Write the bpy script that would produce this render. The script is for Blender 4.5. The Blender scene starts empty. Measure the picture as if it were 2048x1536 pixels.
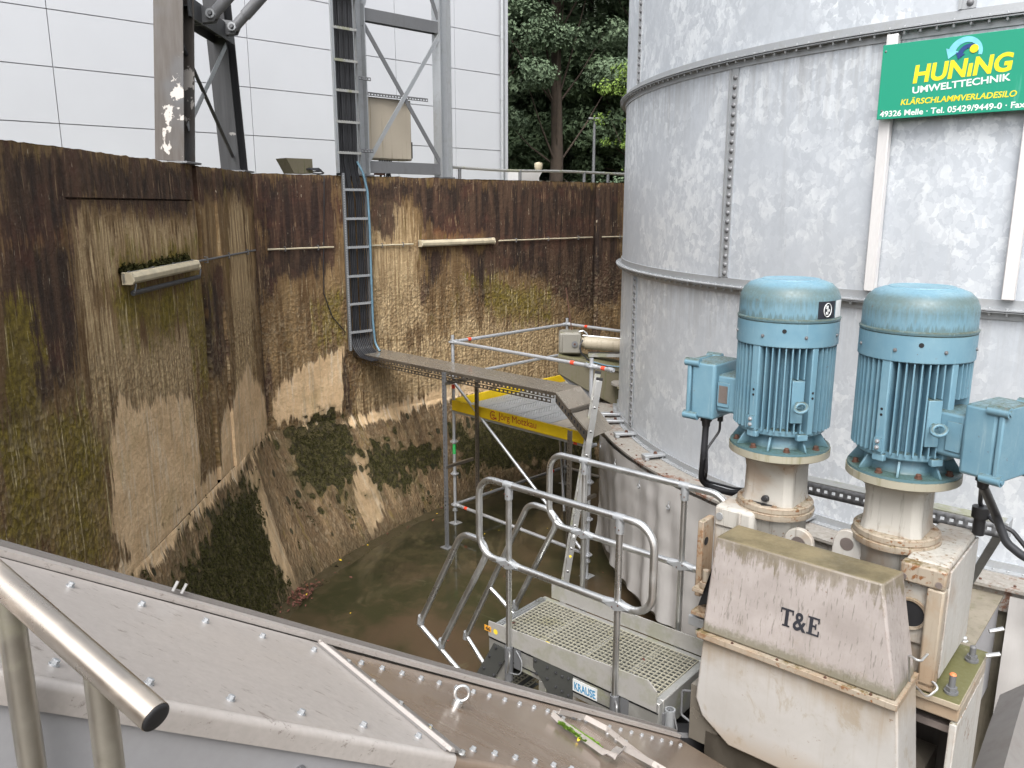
import bpy, bmesh, math, random
import numpy as np
from mathutils import Vector, Matrix
R = math.radians
rnd = random.Random(7)
scene = bpy.context.scene
COL = scene.collection

# ---------------------------------------------------------------- camera, sky, sun, exposure
PITCH = 12.42
cam = bpy.data.cameras.new('camera'); camo = bpy.data.objects.new('camera', cam); COL.objects.link(camo)
camo.location = (0, 0, 0); camo.rotation_euler = (R(90 - PITCH), 0, 0)
cam.sensor_width = 36; cam.sensor_fit = 'HORIZONTAL'; cam.lens = 36 * 1622 / 2048
cam.clip_start = .05; cam.clip_end = 800
cam.dof.use_dof = False
scene.camera = camo

SUN_EL, SUN_AZ = 54, 190           # azimuth measured from +Y clockwise: soft light from behind the camera
world = bpy.data.worlds.new('World'); scene.world = world; world.use_nodes = True
wn = world.node_tree; bg = wn.nodes['Background']
sky = wn.nodes.new('ShaderNodeTexSky'); sky.sky_type = 'NISHITA'; sky.sun_disc = False
sky.sun_elevation = R(SUN_EL); sky.sun_rotation = R(SUN_AZ)
sky.air_density = 1.0; sky.dust_density = 6.0; sky.ozone_density = 1.0
hs = wn.nodes.new('ShaderNodeHueSaturation'); hs.inputs['Saturation'].default_value = .22
wn.links.new(sky.outputs[0], hs.inputs['Color']); wn.links.new(hs.outputs[0], bg.inputs['Color'])
bg.inputs['Strength'].default_value = .15
sl = bpy.data.lights.new('sun', 'SUN'); sl.energy = 1.1; sl.angle = R(35); sl.color = (1, .97, .93)
so = bpy.data.objects.new('sun', sl); COL.objects.link(so)
so.rotation_euler = (R(90 - SUN_EL), 0, R(180 - SUN_AZ))
scene.view_settings.view_transform = 'Standard'; scene.view_settings.look = 'None'
scene.view_settings.exposure = .9; scene.view_settings.gamma = 1
scene.cycles.max_bounces = 8; scene.cycles.diffuse_bounces = 5; scene.cycles.glossy_bounces = 4
scene.cycles.caustics_reflective = False; scene.cycles.caustics_refractive = False

# ---------------------------------------------------------------- helpers
V = Vector
def at(u, v, Y):
    """point on the ray of photo pixel (u, v) at distance Y in front of the eye"""
    x = (u - 1024) / 1622; y = -(v - 768) / 1622; c, s = math.cos(R(PITCH)), math.sin(R(PITCH))
    d = V((x, c + y * s, -s + y * c)); return d * (Y / d.y)

def frame(o, x, y=None, z=V((0, 0, 1))):
    x = V(x).normalized(); z = V(z)
    if y is None: y = z.cross(x).normalized(); z = x.cross(y).normalized()
    else: y = V(y).normalized(); z = x.cross(y).normalized()
    m = Matrix((x, y, z)).transposed().to_4x4(); m.translation = V(o); return m

EX = V((.757, -.654, 0)); EY = V((.654, .757, 0))
LF = frame((0, 0, 0), EX)              # axes of the mixing plant: x along it to the right, y towards the silo
def L(x, y, z): return EX * x + EY * y + V((0, 0, z))
I4 = Matrix.Identity(4)
WM = {}

def tag(o, label=None, cat=None, group=None, kind=None):
    if label: o['label'] = label
    if cat: o['category'] = cat
    if group: o['group'] = group
    if kind: o['kind'] = kind
    return o

def thing(name, label, cat, loc, rot=0, group=None):
    o = bpy.data.objects.new(name, None); COL.objects.link(o); o.empty_display_size = .1
    o.location = loc; o.rotation_euler = (0, 0, rot)
    WM[o.name] = Matrix.Translation(V(loc)) @ Matrix.Rotation(rot, 4, 'Z')
    return tag(o, label, cat, group)

class MB:
    def __init__(s, M=I4): s.v = []; s.f = []; s.M = M
    def add(s, vs, fs):
        n = len(s.v); s.v += [s.M @ V(p) for p in vs]; s.f += [tuple(i + n for i in f) for f in fs]; return s
    def box(s, x0, x1, y0, y1, z0, z1):
        vs = [(x, y, z) for z in (z0, z1) for x, y in ((x0, y0), (x1, y0), (x1, y1), (x0, y1))]
        return s.hexa(vs)
    def hexa(s, vs):
        return s.add(vs, [(3, 2, 1, 0), (4, 5, 6, 7), (0, 1, 5, 4), (1, 2, 6, 5), (2, 3, 7, 6), (3, 0, 4, 7)])
    def quad(s, a, b, c, d): return s.add([a, b, c, d], [(0, 1, 2, 3)])
    def prism(s, poly, ax, d0, d1):
        """polygon of 2D points extruded along axis ax (0/1/2) between d0 and d1"""
        def P(p, d):
            q = [0, 0, 0]; o = [i for i in range(3) if i != ax]; q[o[0]], q[o[1]] = p; q[ax] = d; return q
        n = len(poly); vs = [P(p, d0) for p in poly] + [P(p, d1) for p in poly]
        a = sum(poly[i][0] * poly[(i + 1) % n][1] - poly[(i + 1) % n][0] * poly[i][1] for i in range(n))
        fs = [tuple(range(n)), tuple(range(2 * n - 1, n - 1, -1))] + [((i + 1) % n, i, i + n, (i + 1) % n + n) for i in range(n)]
        flip = (a > 0) == (d1 > d0)
        if ax == 1: flip = not flip
        if not flip: fs = [f[::-1] for f in fs]
        # faces here were written for a counter-clockwise polygon and d1 > d0
        return s.add(vs, fs)
    def tube(s, pts, r, n=12, closed=False, caps=True):
        pts = [V(p) for p in pts]; m = len(pts)
        if isinstance(r, (int, float)): r = [r] * m
        tg = []
        for i in range(m):
            a = pts[i - 1] if (i or closed) else pts[i]; b = pts[(i + 1) % m] if (i < m - 1 or closed) else pts[i]
            tg.append((b - a).normalized())
        up = V((0, 0, 1)) if abs(tg[0].z) < .9 else V((1, 0, 0))
        nx = tg[0].cross(up).normalized(); vs = []; fs = []
        for i in range(m):
            nx = (nx - tg[i] * nx.dot(tg[i])).normalized(); ny = tg[i].cross(nx)
            vs += [pts[i] + (nx * math.cos(2 * math.pi * k / n) + ny * math.sin(2 * math.pi * k / n)) * r[i] for k in range(n)]
        for i in range(m if closed else m - 1):
            j = (i + 1) % m
            fs += [(i * n + k, i * n + (k + 1) % n, j * n + (k + 1) % n, j * n + k) for k in range(n)]
        if caps and not closed: fs += [tuple(range(n - 1, -1, -1)), tuple((m - 1) * n + k for k in range(n))]
        return s.add(vs, fs)
    def cyl(s, a, b, r, n=16, r2=None): return s.tube([a, b], [r, r if r2 is None else r2], n)
    def lathe(s, prof, n=48, a0=0, a1=360, c=(0, 0)):
        """profile of (radius, z) turned about the vertical through c"""
        full = abs(a1 - a0) >= 360; k = n if full else n + 1; m = len(prof); vs = []; fs = []
        for i in range(k):
            a = R(a0 + (a1 - a0) * i / n)
            vs += [(c[0] + r * math.cos(a), c[1] + r * math.sin(a), z) for r, z in prof]
        for i in range(n):
            j = (i + 1) % k
            fs += [(i * m + q, j * m + q, j * m + q + 1, i * m + q + 1) for q in range(m - 1)]
        return s.add(vs, fs)
    def dome(s, p, nrm, r, h, n=8):
        nrm = V(nrm).normalized(); x = nrm.orthogonal().normalized(); y = nrm.cross(x); p = V(p); vs = []; fs = []
        for rr, hh in ((1, 0), (.8, .55), (.4, .9)):
            vs += [p + (x * math.cos(2 * math.pi * k / n) + y * math.sin(2 * math.pi * k / n)) * r * rr + nrm * h * hh for k in range(n)]
        vs.append(p + nrm * h)
        for q in range(2): fs += [(q * n + k, q * n + (k + 1) % n, q * n + n + (k + 1) % n, q * n + n + k) for k in range(n)]
        fs += [(2 * n + k, 2 * n + (k + 1) % n, 3 * n) for k in range(n)]
        return s.add(vs, fs)
    def bolt(s, p, nrm, r, h, washer=True):
        """hexagon head on a washer"""
        p = V(p); nrm = V(nrm).normalized()
        if washer: s.tube([p - nrm * .001, p + nrm * h * .25], r * 1.35, 12)
        s.tube([p, p + nrm * h, p + nrm * h * 1.15], [r, r, r * .8], 6); return s
    def torus(s, c, nrm, Rr, r, n=28, k=10, a0=0, a1=360):
        c = V(c); nrm = V(nrm).normalized(); x = nrm.orthogonal().normalized(); y = nrm.cross(x)
        pts = [c + (x * math.cos(R(a0 + (a1 - a0) * i / n)) + y * math.sin(R(a0 + (a1 - a0) * i / n))) * Rr for i in range(n if a1 - a0 >= 360 else n + 1)]
        return s.tube(pts, r, k, closed=a1 - a0 >= 360)
    def perf(s, o, ux, uy, w, h, cx, cy, hw, hh, m=.0):
        """sheet w x h with a grid of cx x cy cut-out rectangles, each hw x hh of its cell"""
        o, ux, uy = V(o), V(ux).normalized(), V(uy).normalized(); xs = []; ys = []
        for i in range(cx): a = w * i / cx; b = w / cx; xs += [a, a + b * (1 - hw) / 2, a + b * (1 + hw) / 2]
        xs.append(w)
        for i in range(cy): a = m + (h - 2 * m) * i / cy; b = (h - 2 * m) / cy; ys += [a, a + b * (1 - hh) / 2, a + b * (1 + hh) / 2]
        ys.append(h - m)
        if m: ys = [0] + ys + [h]
        vs = [o + ux * x + uy * y for y in ys for x in xs]; nx = len(xs); fs = []
        for j in range(len(ys) - 1):
            jj = j - (1 if m else 0)
            for i in range(nx - 1):
                if i % 3 == 1 and jj % 3 == 1 and 0 <= jj < 3 * cy: continue
                fs.append((j * nx + i, j * nx + i + 1, (j + 1) * nx + i + 1, (j + 1) * nx + i))
        return s.add(vs, fs)
    def build(s, name, mat, parent=None, bevel=0, label=None, cat=None, group=None, kind=None, smooth=38, seg=2, solid=0, fixn=False):
        me = bpy.data.meshes.new(name); o = bpy.data.objects.new(name, me); COL.objects.link(o)
        if parent is not None:
            W = WM[parent.name].inverted(); o.parent = parent; WM[o.name] = WM[parent.name]; vs = [W @ p for p in s.v]
        else:
            lo = V([min(p[i] for p in s.v) for i in range(3)]); hi = V([max(p[i] for p in s.v) for i in range(3)])
            c = V(((lo.x + hi.x) / 2, (lo.y + hi.y) / 2, lo.z)); o.location = c; vs = [p - c for p in s.v]; WM[o.name] = Matrix.Translation(c)
        me.from_pydata([tuple(p) for p in vs], [], s.f); me.update()
        if fixn:
            bm = bmesh.new(); bm.from_mesh(me); bmesh.ops.recalc_face_normals(bm, faces=bm.faces); bm.to_mesh(me); bm.free()
        me.materials.append(mat)
        if smooth: me.shade_smooth(); me.set_sharp_from_angle(angle=R(smooth))
        if solid: md = o.modifiers.new('thickness', 'SOLIDIFY'); md.thickness = solid; md.offset = 0
        if bevel:
            md = o.modifiers.new('bevel', 'BEVEL'); md.width = bevel; md.segments = seg; md.limit_method = 'ANGLE'; md.angle_limit = R(40)
        return tag(o, label, cat, group, kind)

def rounded(pts, rad, seg=8, closed=False):
    """polyline with its corners rounded"""
    pts = [V(p) for p in pts]; pts = [p for i, p in enumerate(pts) if i == 0 or (p - pts[i - 1]).length > 1e-4]; out = []; m = len(pts)
    for i in range(m):
        if not closed and i in (0, m - 1): out.append(pts[i]); continue
        a, b, c = pts[i - 1], pts[i], pts[(i + 1) % m]; d1 = (a - b).normalized(); d2 = (c - b).normalized()
        half = d1.angle(d2) / 2
        if half > R(88.5): out.append(b); continue
        t = min(rad / math.tan(half), (a - b).length * .49, (c - b).length * .49); r = t * math.tan(half)
        ctr = b + (d1 + d2).normalized() * (r / math.sin(half)); p0 = b + d1 * t; p1 = b + d2 * t; v0 = p0 - ctr; v1 = p1 - ctr; ang = v0.angle(v1)
        for k in range(seg + 1):
            f = k / seg; out.append(ctr + (v0 * math.sin((1 - f) * ang) + v1 * math.sin(f * ang)) / math.sin(ang))
    return out

def text(body, size, M, mat, parent, name='lettering', extrude=.001, bold=0, width=None, shear=0, space=1, align='LEFT', height=None):
    """raised letters lying in the XY plane of M, baseline on its X axis"""
    cu = bpy.data.curves.new(name, 'FONT'); cu.body = body; cu.size = size; cu.extrude = extrude; cu.offset = bold; cu.shear = shear
    cu.space_character = space; cu.align_x = align; cu.resolution_u = 4
    t = bpy.data.objects.new(name, cu); COL.objects.link(t)
    ev = t.evaluated_get(bpy.context.evaluated_depsgraph_get()); me0 = ev.to_mesh()
    vs = [v.co.copy() for v in me0.vertices]; fs = [tuple(p.vertices) for p in me0.polygons]; ev.to_mesh_clear()
    bpy.data.objects.remove(t); bpy.data.curves.remove(cu)
    x0 = min(v.x for v in vs); x1 = max(v.x for v in vs); sx = width / (x1 - x0) if width else 1
    sy = height / max(v.y for v in vs) if height else 1
    if align == 'LEFT': vs = [V(((v.x - x0) * sx, v.y * sy, v.z)) for v in vs]
    else: vs = [V((v.x * sx, v.y * sy, v.z)) for v in vs]
    return MB(M).add(vs, fs).build(name, mat, parent, smooth=0)

def copy_tree(o, parent=None):
    c = o.copy(); COL.objects.link(c); c.parent = parent
    for ch in list(o.children): copy_tree(ch, c)
    return c

# ---------------------------------------------------------------- materials
class NT:
    def __init__(s, name):
        s.m = bpy.data.materials.new(name); s.m.use_nodes = True; s.t = s.m.node_tree
        s.b = s.t.nodes['Principled BSDF']; s.tc = s.n('ShaderNodeTexCoord'); s.obj = s.tc.outputs['Object']; s.uv = s.tc.outputs['UV']
    def n(s, k, **kw):
        q = s.t.nodes.new(k)
        for a, b in kw.items(): setattr(q, a, b)
        return q
    def lk(s, a, b):
        if isinstance(a, (int, float)): b.default_value = a
        elif isinstance(a, (tuple, list)): b.default_value = tuple(a) + (1,) * (4 - len(a)) if b.type == 'RGBA' else tuple(a)
        else: s.t.links.new(a, b)
    def map(s, vec, scale=(1, 1, 1), loc=(0, 0, 0), rot=(0, 0, 0)):
        q = s.n('ShaderNodeMapping'); s.lk(vec, q.inputs['Vector']); q.inputs['Scale'].default_value = scale; q.inputs['Location'].default_value = loc
        q.inputs['Rotation'].default_value = rot; return q.outputs[0]
    def noise(s, vec, scale, detail=4, rough=.55, dist=0, out='Fac'):
        q = s.n('ShaderNodeTexNoise'); s.lk(vec, q.inputs['Vector']); q.inputs['Scale'].default_value = scale; q.inputs['Detail'].default_value = detail
        q.inputs['Roughness'].default_value = rough; q.inputs['Distortion'].default_value = dist; return q.outputs[out]
    def vor(s, vec, scale, out='Color', rand=1, feature='F1'):
        q = s.n('ShaderNodeTexVoronoi', feature=feature); s.lk(vec, q.inputs['Vector']); q.inputs['Scale'].default_value = scale; q.inputs['Randomness'].default_value = rand; return q.outputs[out]
    def math(s, op, a, b=0, c=0, clamp=False):
        q = s.n('ShaderNodeMath', operation=op, use_clamp=clamp); s.lk(a, q.inputs[0]); s.lk(b, q.inputs[1]); s.lk(c, q.inputs[2]); return q.outputs[0]
    def step(s, v, lo, hi):
        q = s.n('ShaderNodeMapRange', interpolation_type='SMOOTHSTEP'); s.lk(v, q.inputs['Value']); q.inputs['From Min'].default_value = lo; q.inputs['From Max'].default_value = hi; return q.outputs[0]
    def rng(s, v, lo, hi, a, b):
        q = s.n('ShaderNodeMapRange'); s.lk(v, q.inputs['Value'])
        for k, x in zip(('From Min', 'From Max', 'To Min', 'To Max'), (lo, hi, a, b)): q.inputs[k].default_value = x
        return q.outputs[0]
    def mix(s, f, a, b, mode='MIX'):
        q = s.n('ShaderNodeMix', data_type='RGBA', blend_type=mode); s.lk(f, q.inputs[0]); s.lk(a, q.inputs[6]); s.lk(b, q.inputs[7]); return q.outputs[2]
    def ramp(s, f, stops):
        q = s.n('ShaderNodeValToRGB'); s.lk(f, q.inputs[0]); e = q.color_ramp.elements
        while len(e) < len(stops): e.new(.5)
        for el, (p, c) in zip(e, stops): el.position = p; el.color = tuple(c) + (1,)
        return q.outputs[0]
    def sep(s, v):
        q = s.n('ShaderNodeSeparateXYZ'); s.lk(v, q.inputs[0]); return q.outputs
    def up(s, lo=.5, hi=.9):
        g = s.n('ShaderNodeNewGeometry'); return s.step(s.sep(g.outputs['Normal'])[2], lo, hi)
    def attr(s, name):
        q = s.n('ShaderNodeAttribute', attribute_name=name); return q
    def edge(s, rad=.012):
        b_ = s.n('ShaderNodeBevel', samples=4); b_.inputs['Radius'].default_value = rad; g = s.n('ShaderNodeNewGeometry'); d = s.n('ShaderNodeVectorMath', operation='DOT_PRODUCT')
        s.lk(b_.outputs[0], d.inputs[0]); s.lk(g.outputs['Normal'], d.inputs[1]); return s.step(s.math('SUBTRACT', 1, d.outputs['Value']), .01, .12)
    def bump(s, h, strength=.3, dist=.01):
        q = s.n('ShaderNodeBump'); s.lk(h, q.inputs['Height']); q.inputs['Strength'].default_value = strength; q.inputs['Distance'].default_value = dist
        if s.b.inputs['Normal'].is_linked: s.t.links.new(s.b.inputs['Normal'].links[0].from_socket, q.inputs['Normal'])
        s.t.links.new(q.outputs[0], s.b.inputs['Normal']); return s
    def out(s, col=None, rough=None, metal=None, spec=None):
        for v, k in ((col, 'Base Color'), (rough, 'Roughness'), (metal, 'Metallic'), (spec, 'Specular IOR Level')):
            if v is not None: s.lk(v, s.b.inputs[k])
        return s

def simple(name, col, rough=.5, metal=0, var=.15, scale=8, bump=0):
    n = NT(name); f = n.noise(n.obj, scale, 5, .6)
    c = n.mix(n.rng(f, .3, .7, 0, 1), tuple(x * (1 - var) for x in col), tuple(min(1, x * (1 + var)) for x in col))
    n.out(c, n.rng(f, .3, .7, max(.02, rough - .08), rough + .08), metal)
    if bump: n.bump(n.noise(n.obj, scale * 8, 4), bump, .004)
    return n.m

def painted(name, col, dirt=(.09, .07, .045), rust=(.2, .085, .03), moss=(.10, .095, .035), rust_amt=.5, moss_amt=.5, streak=.4, rough=.45, scale=1, blotch=0, edge=0):
    """weathered paint: rain streaks, rust freckles, algae lying on the tops"""
    n = NT(name); o = n.obj
    big = n.noise(o, 3 * scale, 5, .6); st = n.noise(n.map(o, (28 * scale, 28 * scale, 1.6 * scale)), 1, 5, .65); fine = n.noise(o, 40 * scale, 4, .6)
    c = n.mix(n.rng(big, .3, .75, 0, .35), col, tuple(x * .78 for x in col))
    c = n.mix(n.math('MULTIPLY', n.step(st, .52, .75), streak), c, dirt)
    sp = n.step(n.math('ADD', n.math('MULTIPLY', fine, .5), n.math('MULTIPLY', big, .6)), .72 - .1 * rust_amt, .80 - .1 * rust_amt)
    c = n.mix(n.math('MULTIPLY', sp, rust_amt, clamp=True), c, rust)
    tn = n.noise(o, 2.2 * scale, 4, .6, 1); c = n.mix(n.math('MULTIPLY', n.step(tn, .52 - .08 * blotch, .7 - .08 * blotch), .35 * rust_amt + .25 * blotch), c, (.30, .20, .12))
    if edge: c = n.mix(n.math('MULTIPLY', n.math('MULTIPLY', n.edge(.014), n.step(n.noise(o, 16, 5, .75), .42, .58)), edge), c, (.17, .085, .04))
    mm = n.math('MULTIPLY', n.up(.55, .9), n.step(n.math('ADD', n.math('MULTIPLY', big, .6), n.math('MULTIPLY', fine, .5)), .62 - .2 * moss_amt, .78 - .2 * moss_amt))
    c = n.mix(n.math('MULTIPLY', mm, min(1, moss_amt * 1.3)), c, moss)
    n.out(c, n.rng(fine, .3, .7, rough - .05, rough + .2)); n.bump(n.math('ADD', fine, sp), .25, .002)
    return n.m

def metalm(name, col, rough=.35, metal=1, dirt=.3, dcol=(.12, .1, .08), scale=1, stretch=(1, 1, 1), moss=0):
    n = NT(name); o = n.map(n.obj, stretch); a = n.noise(o, 5 * scale, 6, .62); b = n.noise(o, 60 * scale, 3, .6)
    c = n.mix(n.rng(b, .3, .7, 0, .5), col, tuple(x * .86 for x in col))
    d = n.math('MULTIPLY', n.step(a, .5, .72), dirt); c = n.mix(d, c, dcol)
    if moss:
        mm = n.math('MULTIPLY', n.step(n.noise(n.obj, 4, 6, .65), .5, .62), moss); c = n.mix(mm, c, (.19, .2, .06))
        d = n.math('MAXIMUM', d, mm)
    n.out(c, n.rng(a, .3, .7, rough - .07, rough + .15), n.math('MULTIPLY', n.math('SUBTRACT', 1, d), metal))
    n.bump(b, .08, .001); return n.m

M = {}
# galvanised silo sheet: spangle patches
n = NT('galvanised_sheet'); o = n.obj
wob = n.noise(o, 7, 3, .6, out='Color'); q = n.n('ShaderNodeVectorMath', operation='MULTIPLY_ADD'); n.lk(wob, q.inputs[0]); q.inputs[1].default_value = (.16, .16, .16); n.lk(o, q.inputs[2])
cell = n.sep(n.vor(q.outputs[0], 10))[0]; cell2 = n.sep(n.vor(n.map(q.outputs[0], (1, 1, .55)), 30))[1]
big = n.noise(o, .9, 5, .62, .6); st = n.noise(n.map(o, (9, 9, .5)), 1, 5, .65)
msk = n.step(n.noise(o, 1.0, 4, .6, .5), .40, .58)
v = n.math('ADD', n.math('MULTIPLY', n.step(cell, .35, .8), .55), n.math('MULTIPLY', n.step(cell2, .3, .9), .45))
v = n.math('MULTIPLY', v, n.rng(msk, 0, 1, .25, 1))
c = n.ramp(n.math('ADD', n.math('MULTIPLY', v, .62), n.math('MULTIPLY', big, .5)), [(.15, (.52, .56, .61)), (.42, (.60, .64, .69)), (.78, (.77, .81, .85))])
c = n.mix(n.math('MULTIPLY', n.step(st, .55, .8), .22), c, (.36, .37, .38))
zz = n.sep(o)[2]
for zr, ln in ((6.0, .9), (3.85, .8), (1.85, .3)):
    f_ = n.math('MULTIPLY', n.step(zz, zr - ln, zr), n.math('SUBTRACT', 1, n.step(zz, zr, zr + .02))); c = n.mix(n.math('MULTIPLY', f_, n.rng(n.noise(n.map(o, (14, 14, .7)), 1, 5, .7), .42, .68, 0, .55)), c, (.34, .345, .35))
c = n.mix(n.math('MULTIPLY', n.step(n.noise(o, .45, 4, .6), .5, .66), .25), c, (.42, .44, .46))
n.out(c, n.rng(v, 0, 1, .5, .36), .35); n.bump(n.math('ADD', v, n.noise(o, 2, 2)), .06, .004); M['silo'] = n.m
M['galv'] = metalm('galvanised_steel', (.46, .48, .5), .45, .6, .25, (.2, .18, .15))
M['galv_dark'] = metalm('weathered_galvanised_steel', (.19, .195, .205), .5, .35, .35, (.09, .085, .08), stretch=(1, 1, .4))
M['alu'] = metalm('aluminium', (.72, .73, .73), .3, .95, .18, (.3, .28, .25))
M['alu_dull'] = metalm('dull_aluminium', (.5, .5, .48), .45, .7, .4, (.25, .24, .2), moss=.55)
M['white_bar'] = metalm('pale_aluminium_bar', (.74, .73, .73), .5, .25, .15, (.4, .38, .36), stretch=(1, 1, .2))
M['tube_steel'] = metalm('scaffold_tube', (.55, .57, .6), .42, .65, .2, (.3, .3, .3))
M['dark_steel'] = metalm('stained_stainless', (.17, .15, .125), .33, .75, .45, (.07, .06, .045), scale=.8, stretch=(1, 1, .4))
M['tray'] = metalm('tray_cover_sheet', (.25, .225, .19), .2, .35, .35, (.13, .115, .09), scale=.35)
M['grating'] = metalm('algae_tinted_grating', (.50, .48, .39), .5, .3, .5, (.22, .2, .08))
M['dark_plate'] = metalm('dark_step_plate', (.11, .115, .11), .5, .5, .4, (.06, .062, .05))
M['black'] = simple('black_rubber', (.018, .018, .02), .5, 0, .3)
M['black_cable'] = simple('black_cable_sheath', (.022, .023, .027), .42, 0, .35, 3)
M['hose'] = simple('pale_blue_hose', (.13, .235, .31), .4, 0, .2)
M['void'] = simple('dark_opening', (.012, .012, .014), .8, 0, .2)
M['cream'] = painted('cream_machine_paint', (.455, .44, .405), rust_amt=1.1, moss_amt=.35, streak=.85, blotch=.75, edge=.8)
M['cream_dirty'] = painted('dirty_cream_paint', (.36, .31, .245), rust_amt=1.2, moss_amt=.5, streak=.8, blotch=.8, edge=.8)
n = NT('stained_hood_paint'); o = n.obj; st = n.noise(n.map(o, (34, 34, 1.2)), 1, 6, .7); big = n.noise(o, 3.5, 5, .6); fine = n.noise(o, 45, 4, .65); z = n.sep(o)[2]; ru = n.noise(n.map(o, (90, 90, 3)), 1, 3, .6)
c = n.mix(n.rng(big, .35, .65, 0, 1), (.385, .35, .335), (.285, .255, .24)); c = n.mix(n.math('MULTIPLY', n.step(st, .5, .68), .38), c, (.25, .225, .2)); c = n.mix(n.math('MULTIPLY', n.step(ru, .59, .66), .6), c, (.14, .125, .11))
dr = n.step(n.math('ADD', z, n.math('ADD', n.math('MULTIPLY', n.math('SUBTRACT', st, .5), .42), n.math('MULTIPLY', n.math('SUBTRACT', fine, .5), .12))), 1.725, 1.80)
c = n.mix(n.math('MULTIPLY', dr, n.rng(big, .35, .65, .45, .9)), c, n.mix(fine, (.06, .05, .025), (.20, .165, .095)))
lo_ = n.math('SUBTRACT', 1, n.step(n.math('ADD', z, n.math('MULTIPLY', n.math('SUBTRACT', fine, .5), .1)), 1.315, 1.37)); c = n.mix(n.math('MULTIPLY', lo_, .7), c, (.12, .115, .065))
rs = n.math('MAXIMUM', n.step(n.noise(o, 9, 6, .75), .66, .70), n.math('MULTIPLY', n.edge(.02), n.step(n.noise(o, 11, 6, .75), .46, .56))); c = n.mix(n.math('MULTIPLY', rs, .75), c, (.17, .075, .035))
c = n.mix(n.math('MULTIPLY', n.step(n.noise(o, 2.6, 6, .7), .54, .66), .4), c, (.26, .21, .15))
tp = n.up(.6, .9); c = n.mix(n.math('MULTIPLY', tp, .9), c, n.mix(n.step(big, .35, .65), (.085, .07, .034), (.20, .165, .095)))
n.out(c, n.rng(fine, .3, .7, .4, .65)); n.bump(fine, .2, .002); M['hood'] = n.m
M['flange_cream'] = painted('algae_stained_cream_rim', (.36, .34, .27), dirt=(.19, .18, .09), rust_amt=.6, moss_amt=.6, streak=.8)
M['white_paint'] = painted('white_machine_paint', (.46, .45, .425), dirt=(.27, .22, .15), rust_amt=.9, moss_amt=.5, streak=.55, scale=.8, blotch=.5, edge=.8)
M['mossplate'] = painted('mossy_base_plate', (.4, .35, .27), rust_amt=1, moss_amt=1.5, moss=(.115, .112, .045))
M['rust'] = simple('rusty_bolt', (.095, .045, .03), .8, 0, .4, 30)
M['yellow'] = simple('yellow_toe_board', (.72, .5, .012), .45, 0, .12, 4)
M['red'] = simple('red_tape', (.75, .07, .03), .5, 0, .1)
M['orange'] = simple('orange_cap', (.62, .19, .07), .5)
M['letter_red'] = simple('dark_red_lettering', (.33, .03, .02), .5, 0, .1)
M['letter_black'] = simple('black_lettering', (.02, .022, .03), .5, 0, .2)
M['letter_white'] = simple('white_lettering', (.78, .8, .78), .5, 0, .05)
M['letter_yellow'] = simple('yellow_lettering', (.83, .66, .02), .5, 0, .06)
M['letter_blue'] = simple('blue_lettering', (.06, .26, .46), .5, 0, .2, 40)
M['navy'] = simple('navy_arc', (.015, .05, .2), .45)
M['sky_blue'] = simple('light_blue_arc', (.2, .58, .75), .45)
M['label_white'] = simple('white_label', (.7, .72, .72), .5, 0, .1, 30)
M['sticker_yellow'] = simple('yellow_sticker', (.8, .6, .05), .5)
M['sticker_orange'] = simple('orange_sticker', (.75, .35, .04), .5)
M['nameplate'] = metalm('rating_plate', (.35, .3, .28), .4, .7, .3)
n = NT('green_sign_board'); f = n.noise(n.map(n.obj, (14, 14, 1.5)), 1, 4, .6); g = n.noise(n.obj, 2.5, 4)
n.out(n.mix(n.math('MULTIPLY', n.step(f, .58, .75), n.step(g, .5, .62)), (.012, .29, .18), (.07, .37, .27)), .35); M['sign'] = n.m
n = NT('white_housing_paint'); o = n.obj; z = n.sep(o)[2]; big = n.noise(o, 2.2, 6, .62, .4); st = n.noise(n.map(o, (26, 26, 1.1)), 1, 6, .7); fine = n.noise(o, 34, 5, .7)
c = n.mix(n.rng(big, .32, .7, 0, 1), (.47, .46, .445), (.385, .37, .35)); c = n.mix(n.math('MULTIPLY', n.step(st, .54, .72), .25), c, (.33, .285, .23))
tp = n.step(n.math('ADD', z, n.math('ADD', n.math('MULTIPLY', n.math('SUBTRACT', big, .5), .5), n.math('MULTIPLY', n.math('SUBTRACT', st, .5), .2))), 1.02, 1.26); c = n.mix(n.math('MULTIPLY', tp, .75), c, (.33, .265, .19))
lo_ = n.math('SUBTRACT', 1, n.step(n.math('ADD', z, n.math('MULTIPLY', n.math('SUBTRACT', big, .5), .4)), .66, .80)); c = n.mix(n.math('MULTIPLY', lo_, .5), c, (.36, .27, .18))
c = n.mix(n.math('MULTIPLY', n.step(n.noise(n.map(o, (3, 3, 2)), 2, 7, .75, .6), .55, .64), .45), c, (.30, .245, .17)); rs = n.math('MAXIMUM', n.step(n.noise(o, 17, 6, .8), .645, .68), n.math('MULTIPLY', n.edge(.02), n.step(n.noise(o, 10, 6, .75), .42, .54))); c = n.mix(n.math('MULTIPLY', rs, .75), c, (.19, .11, .06)); n.out(c, n.rng(fine, .3, .7, .32, .5)); n.bump(fine, .15, .002); M['housing'] = n.m
n = NT('blue_motor_paint'); rv_ = n.n('ShaderNodeVectorMath', operation='ADD'); n.lk(n.n('ShaderNodeObjectInfo').outputs['Random'], rv_.inputs[0]); n.lk(n.obj, rv_.inputs[1]); o = rv_.outputs[0]; big = n.noise(o, 6, 5, .6); st = n.noise(n.map(o, (62, 62, 5)), 1, 6, .72); fine = n.noise(o, 70, 4, .65); z = n.sep(n.obj)[2]
c = n.mix(n.rng(big, .35, .7, 0, 1), (.132, .262, .345), (.18, .315, .39))
c = n.mix(n.math('MULTIPLY', n.step(st, .56, .74), .5), c, (.33, .43, .47))
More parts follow.
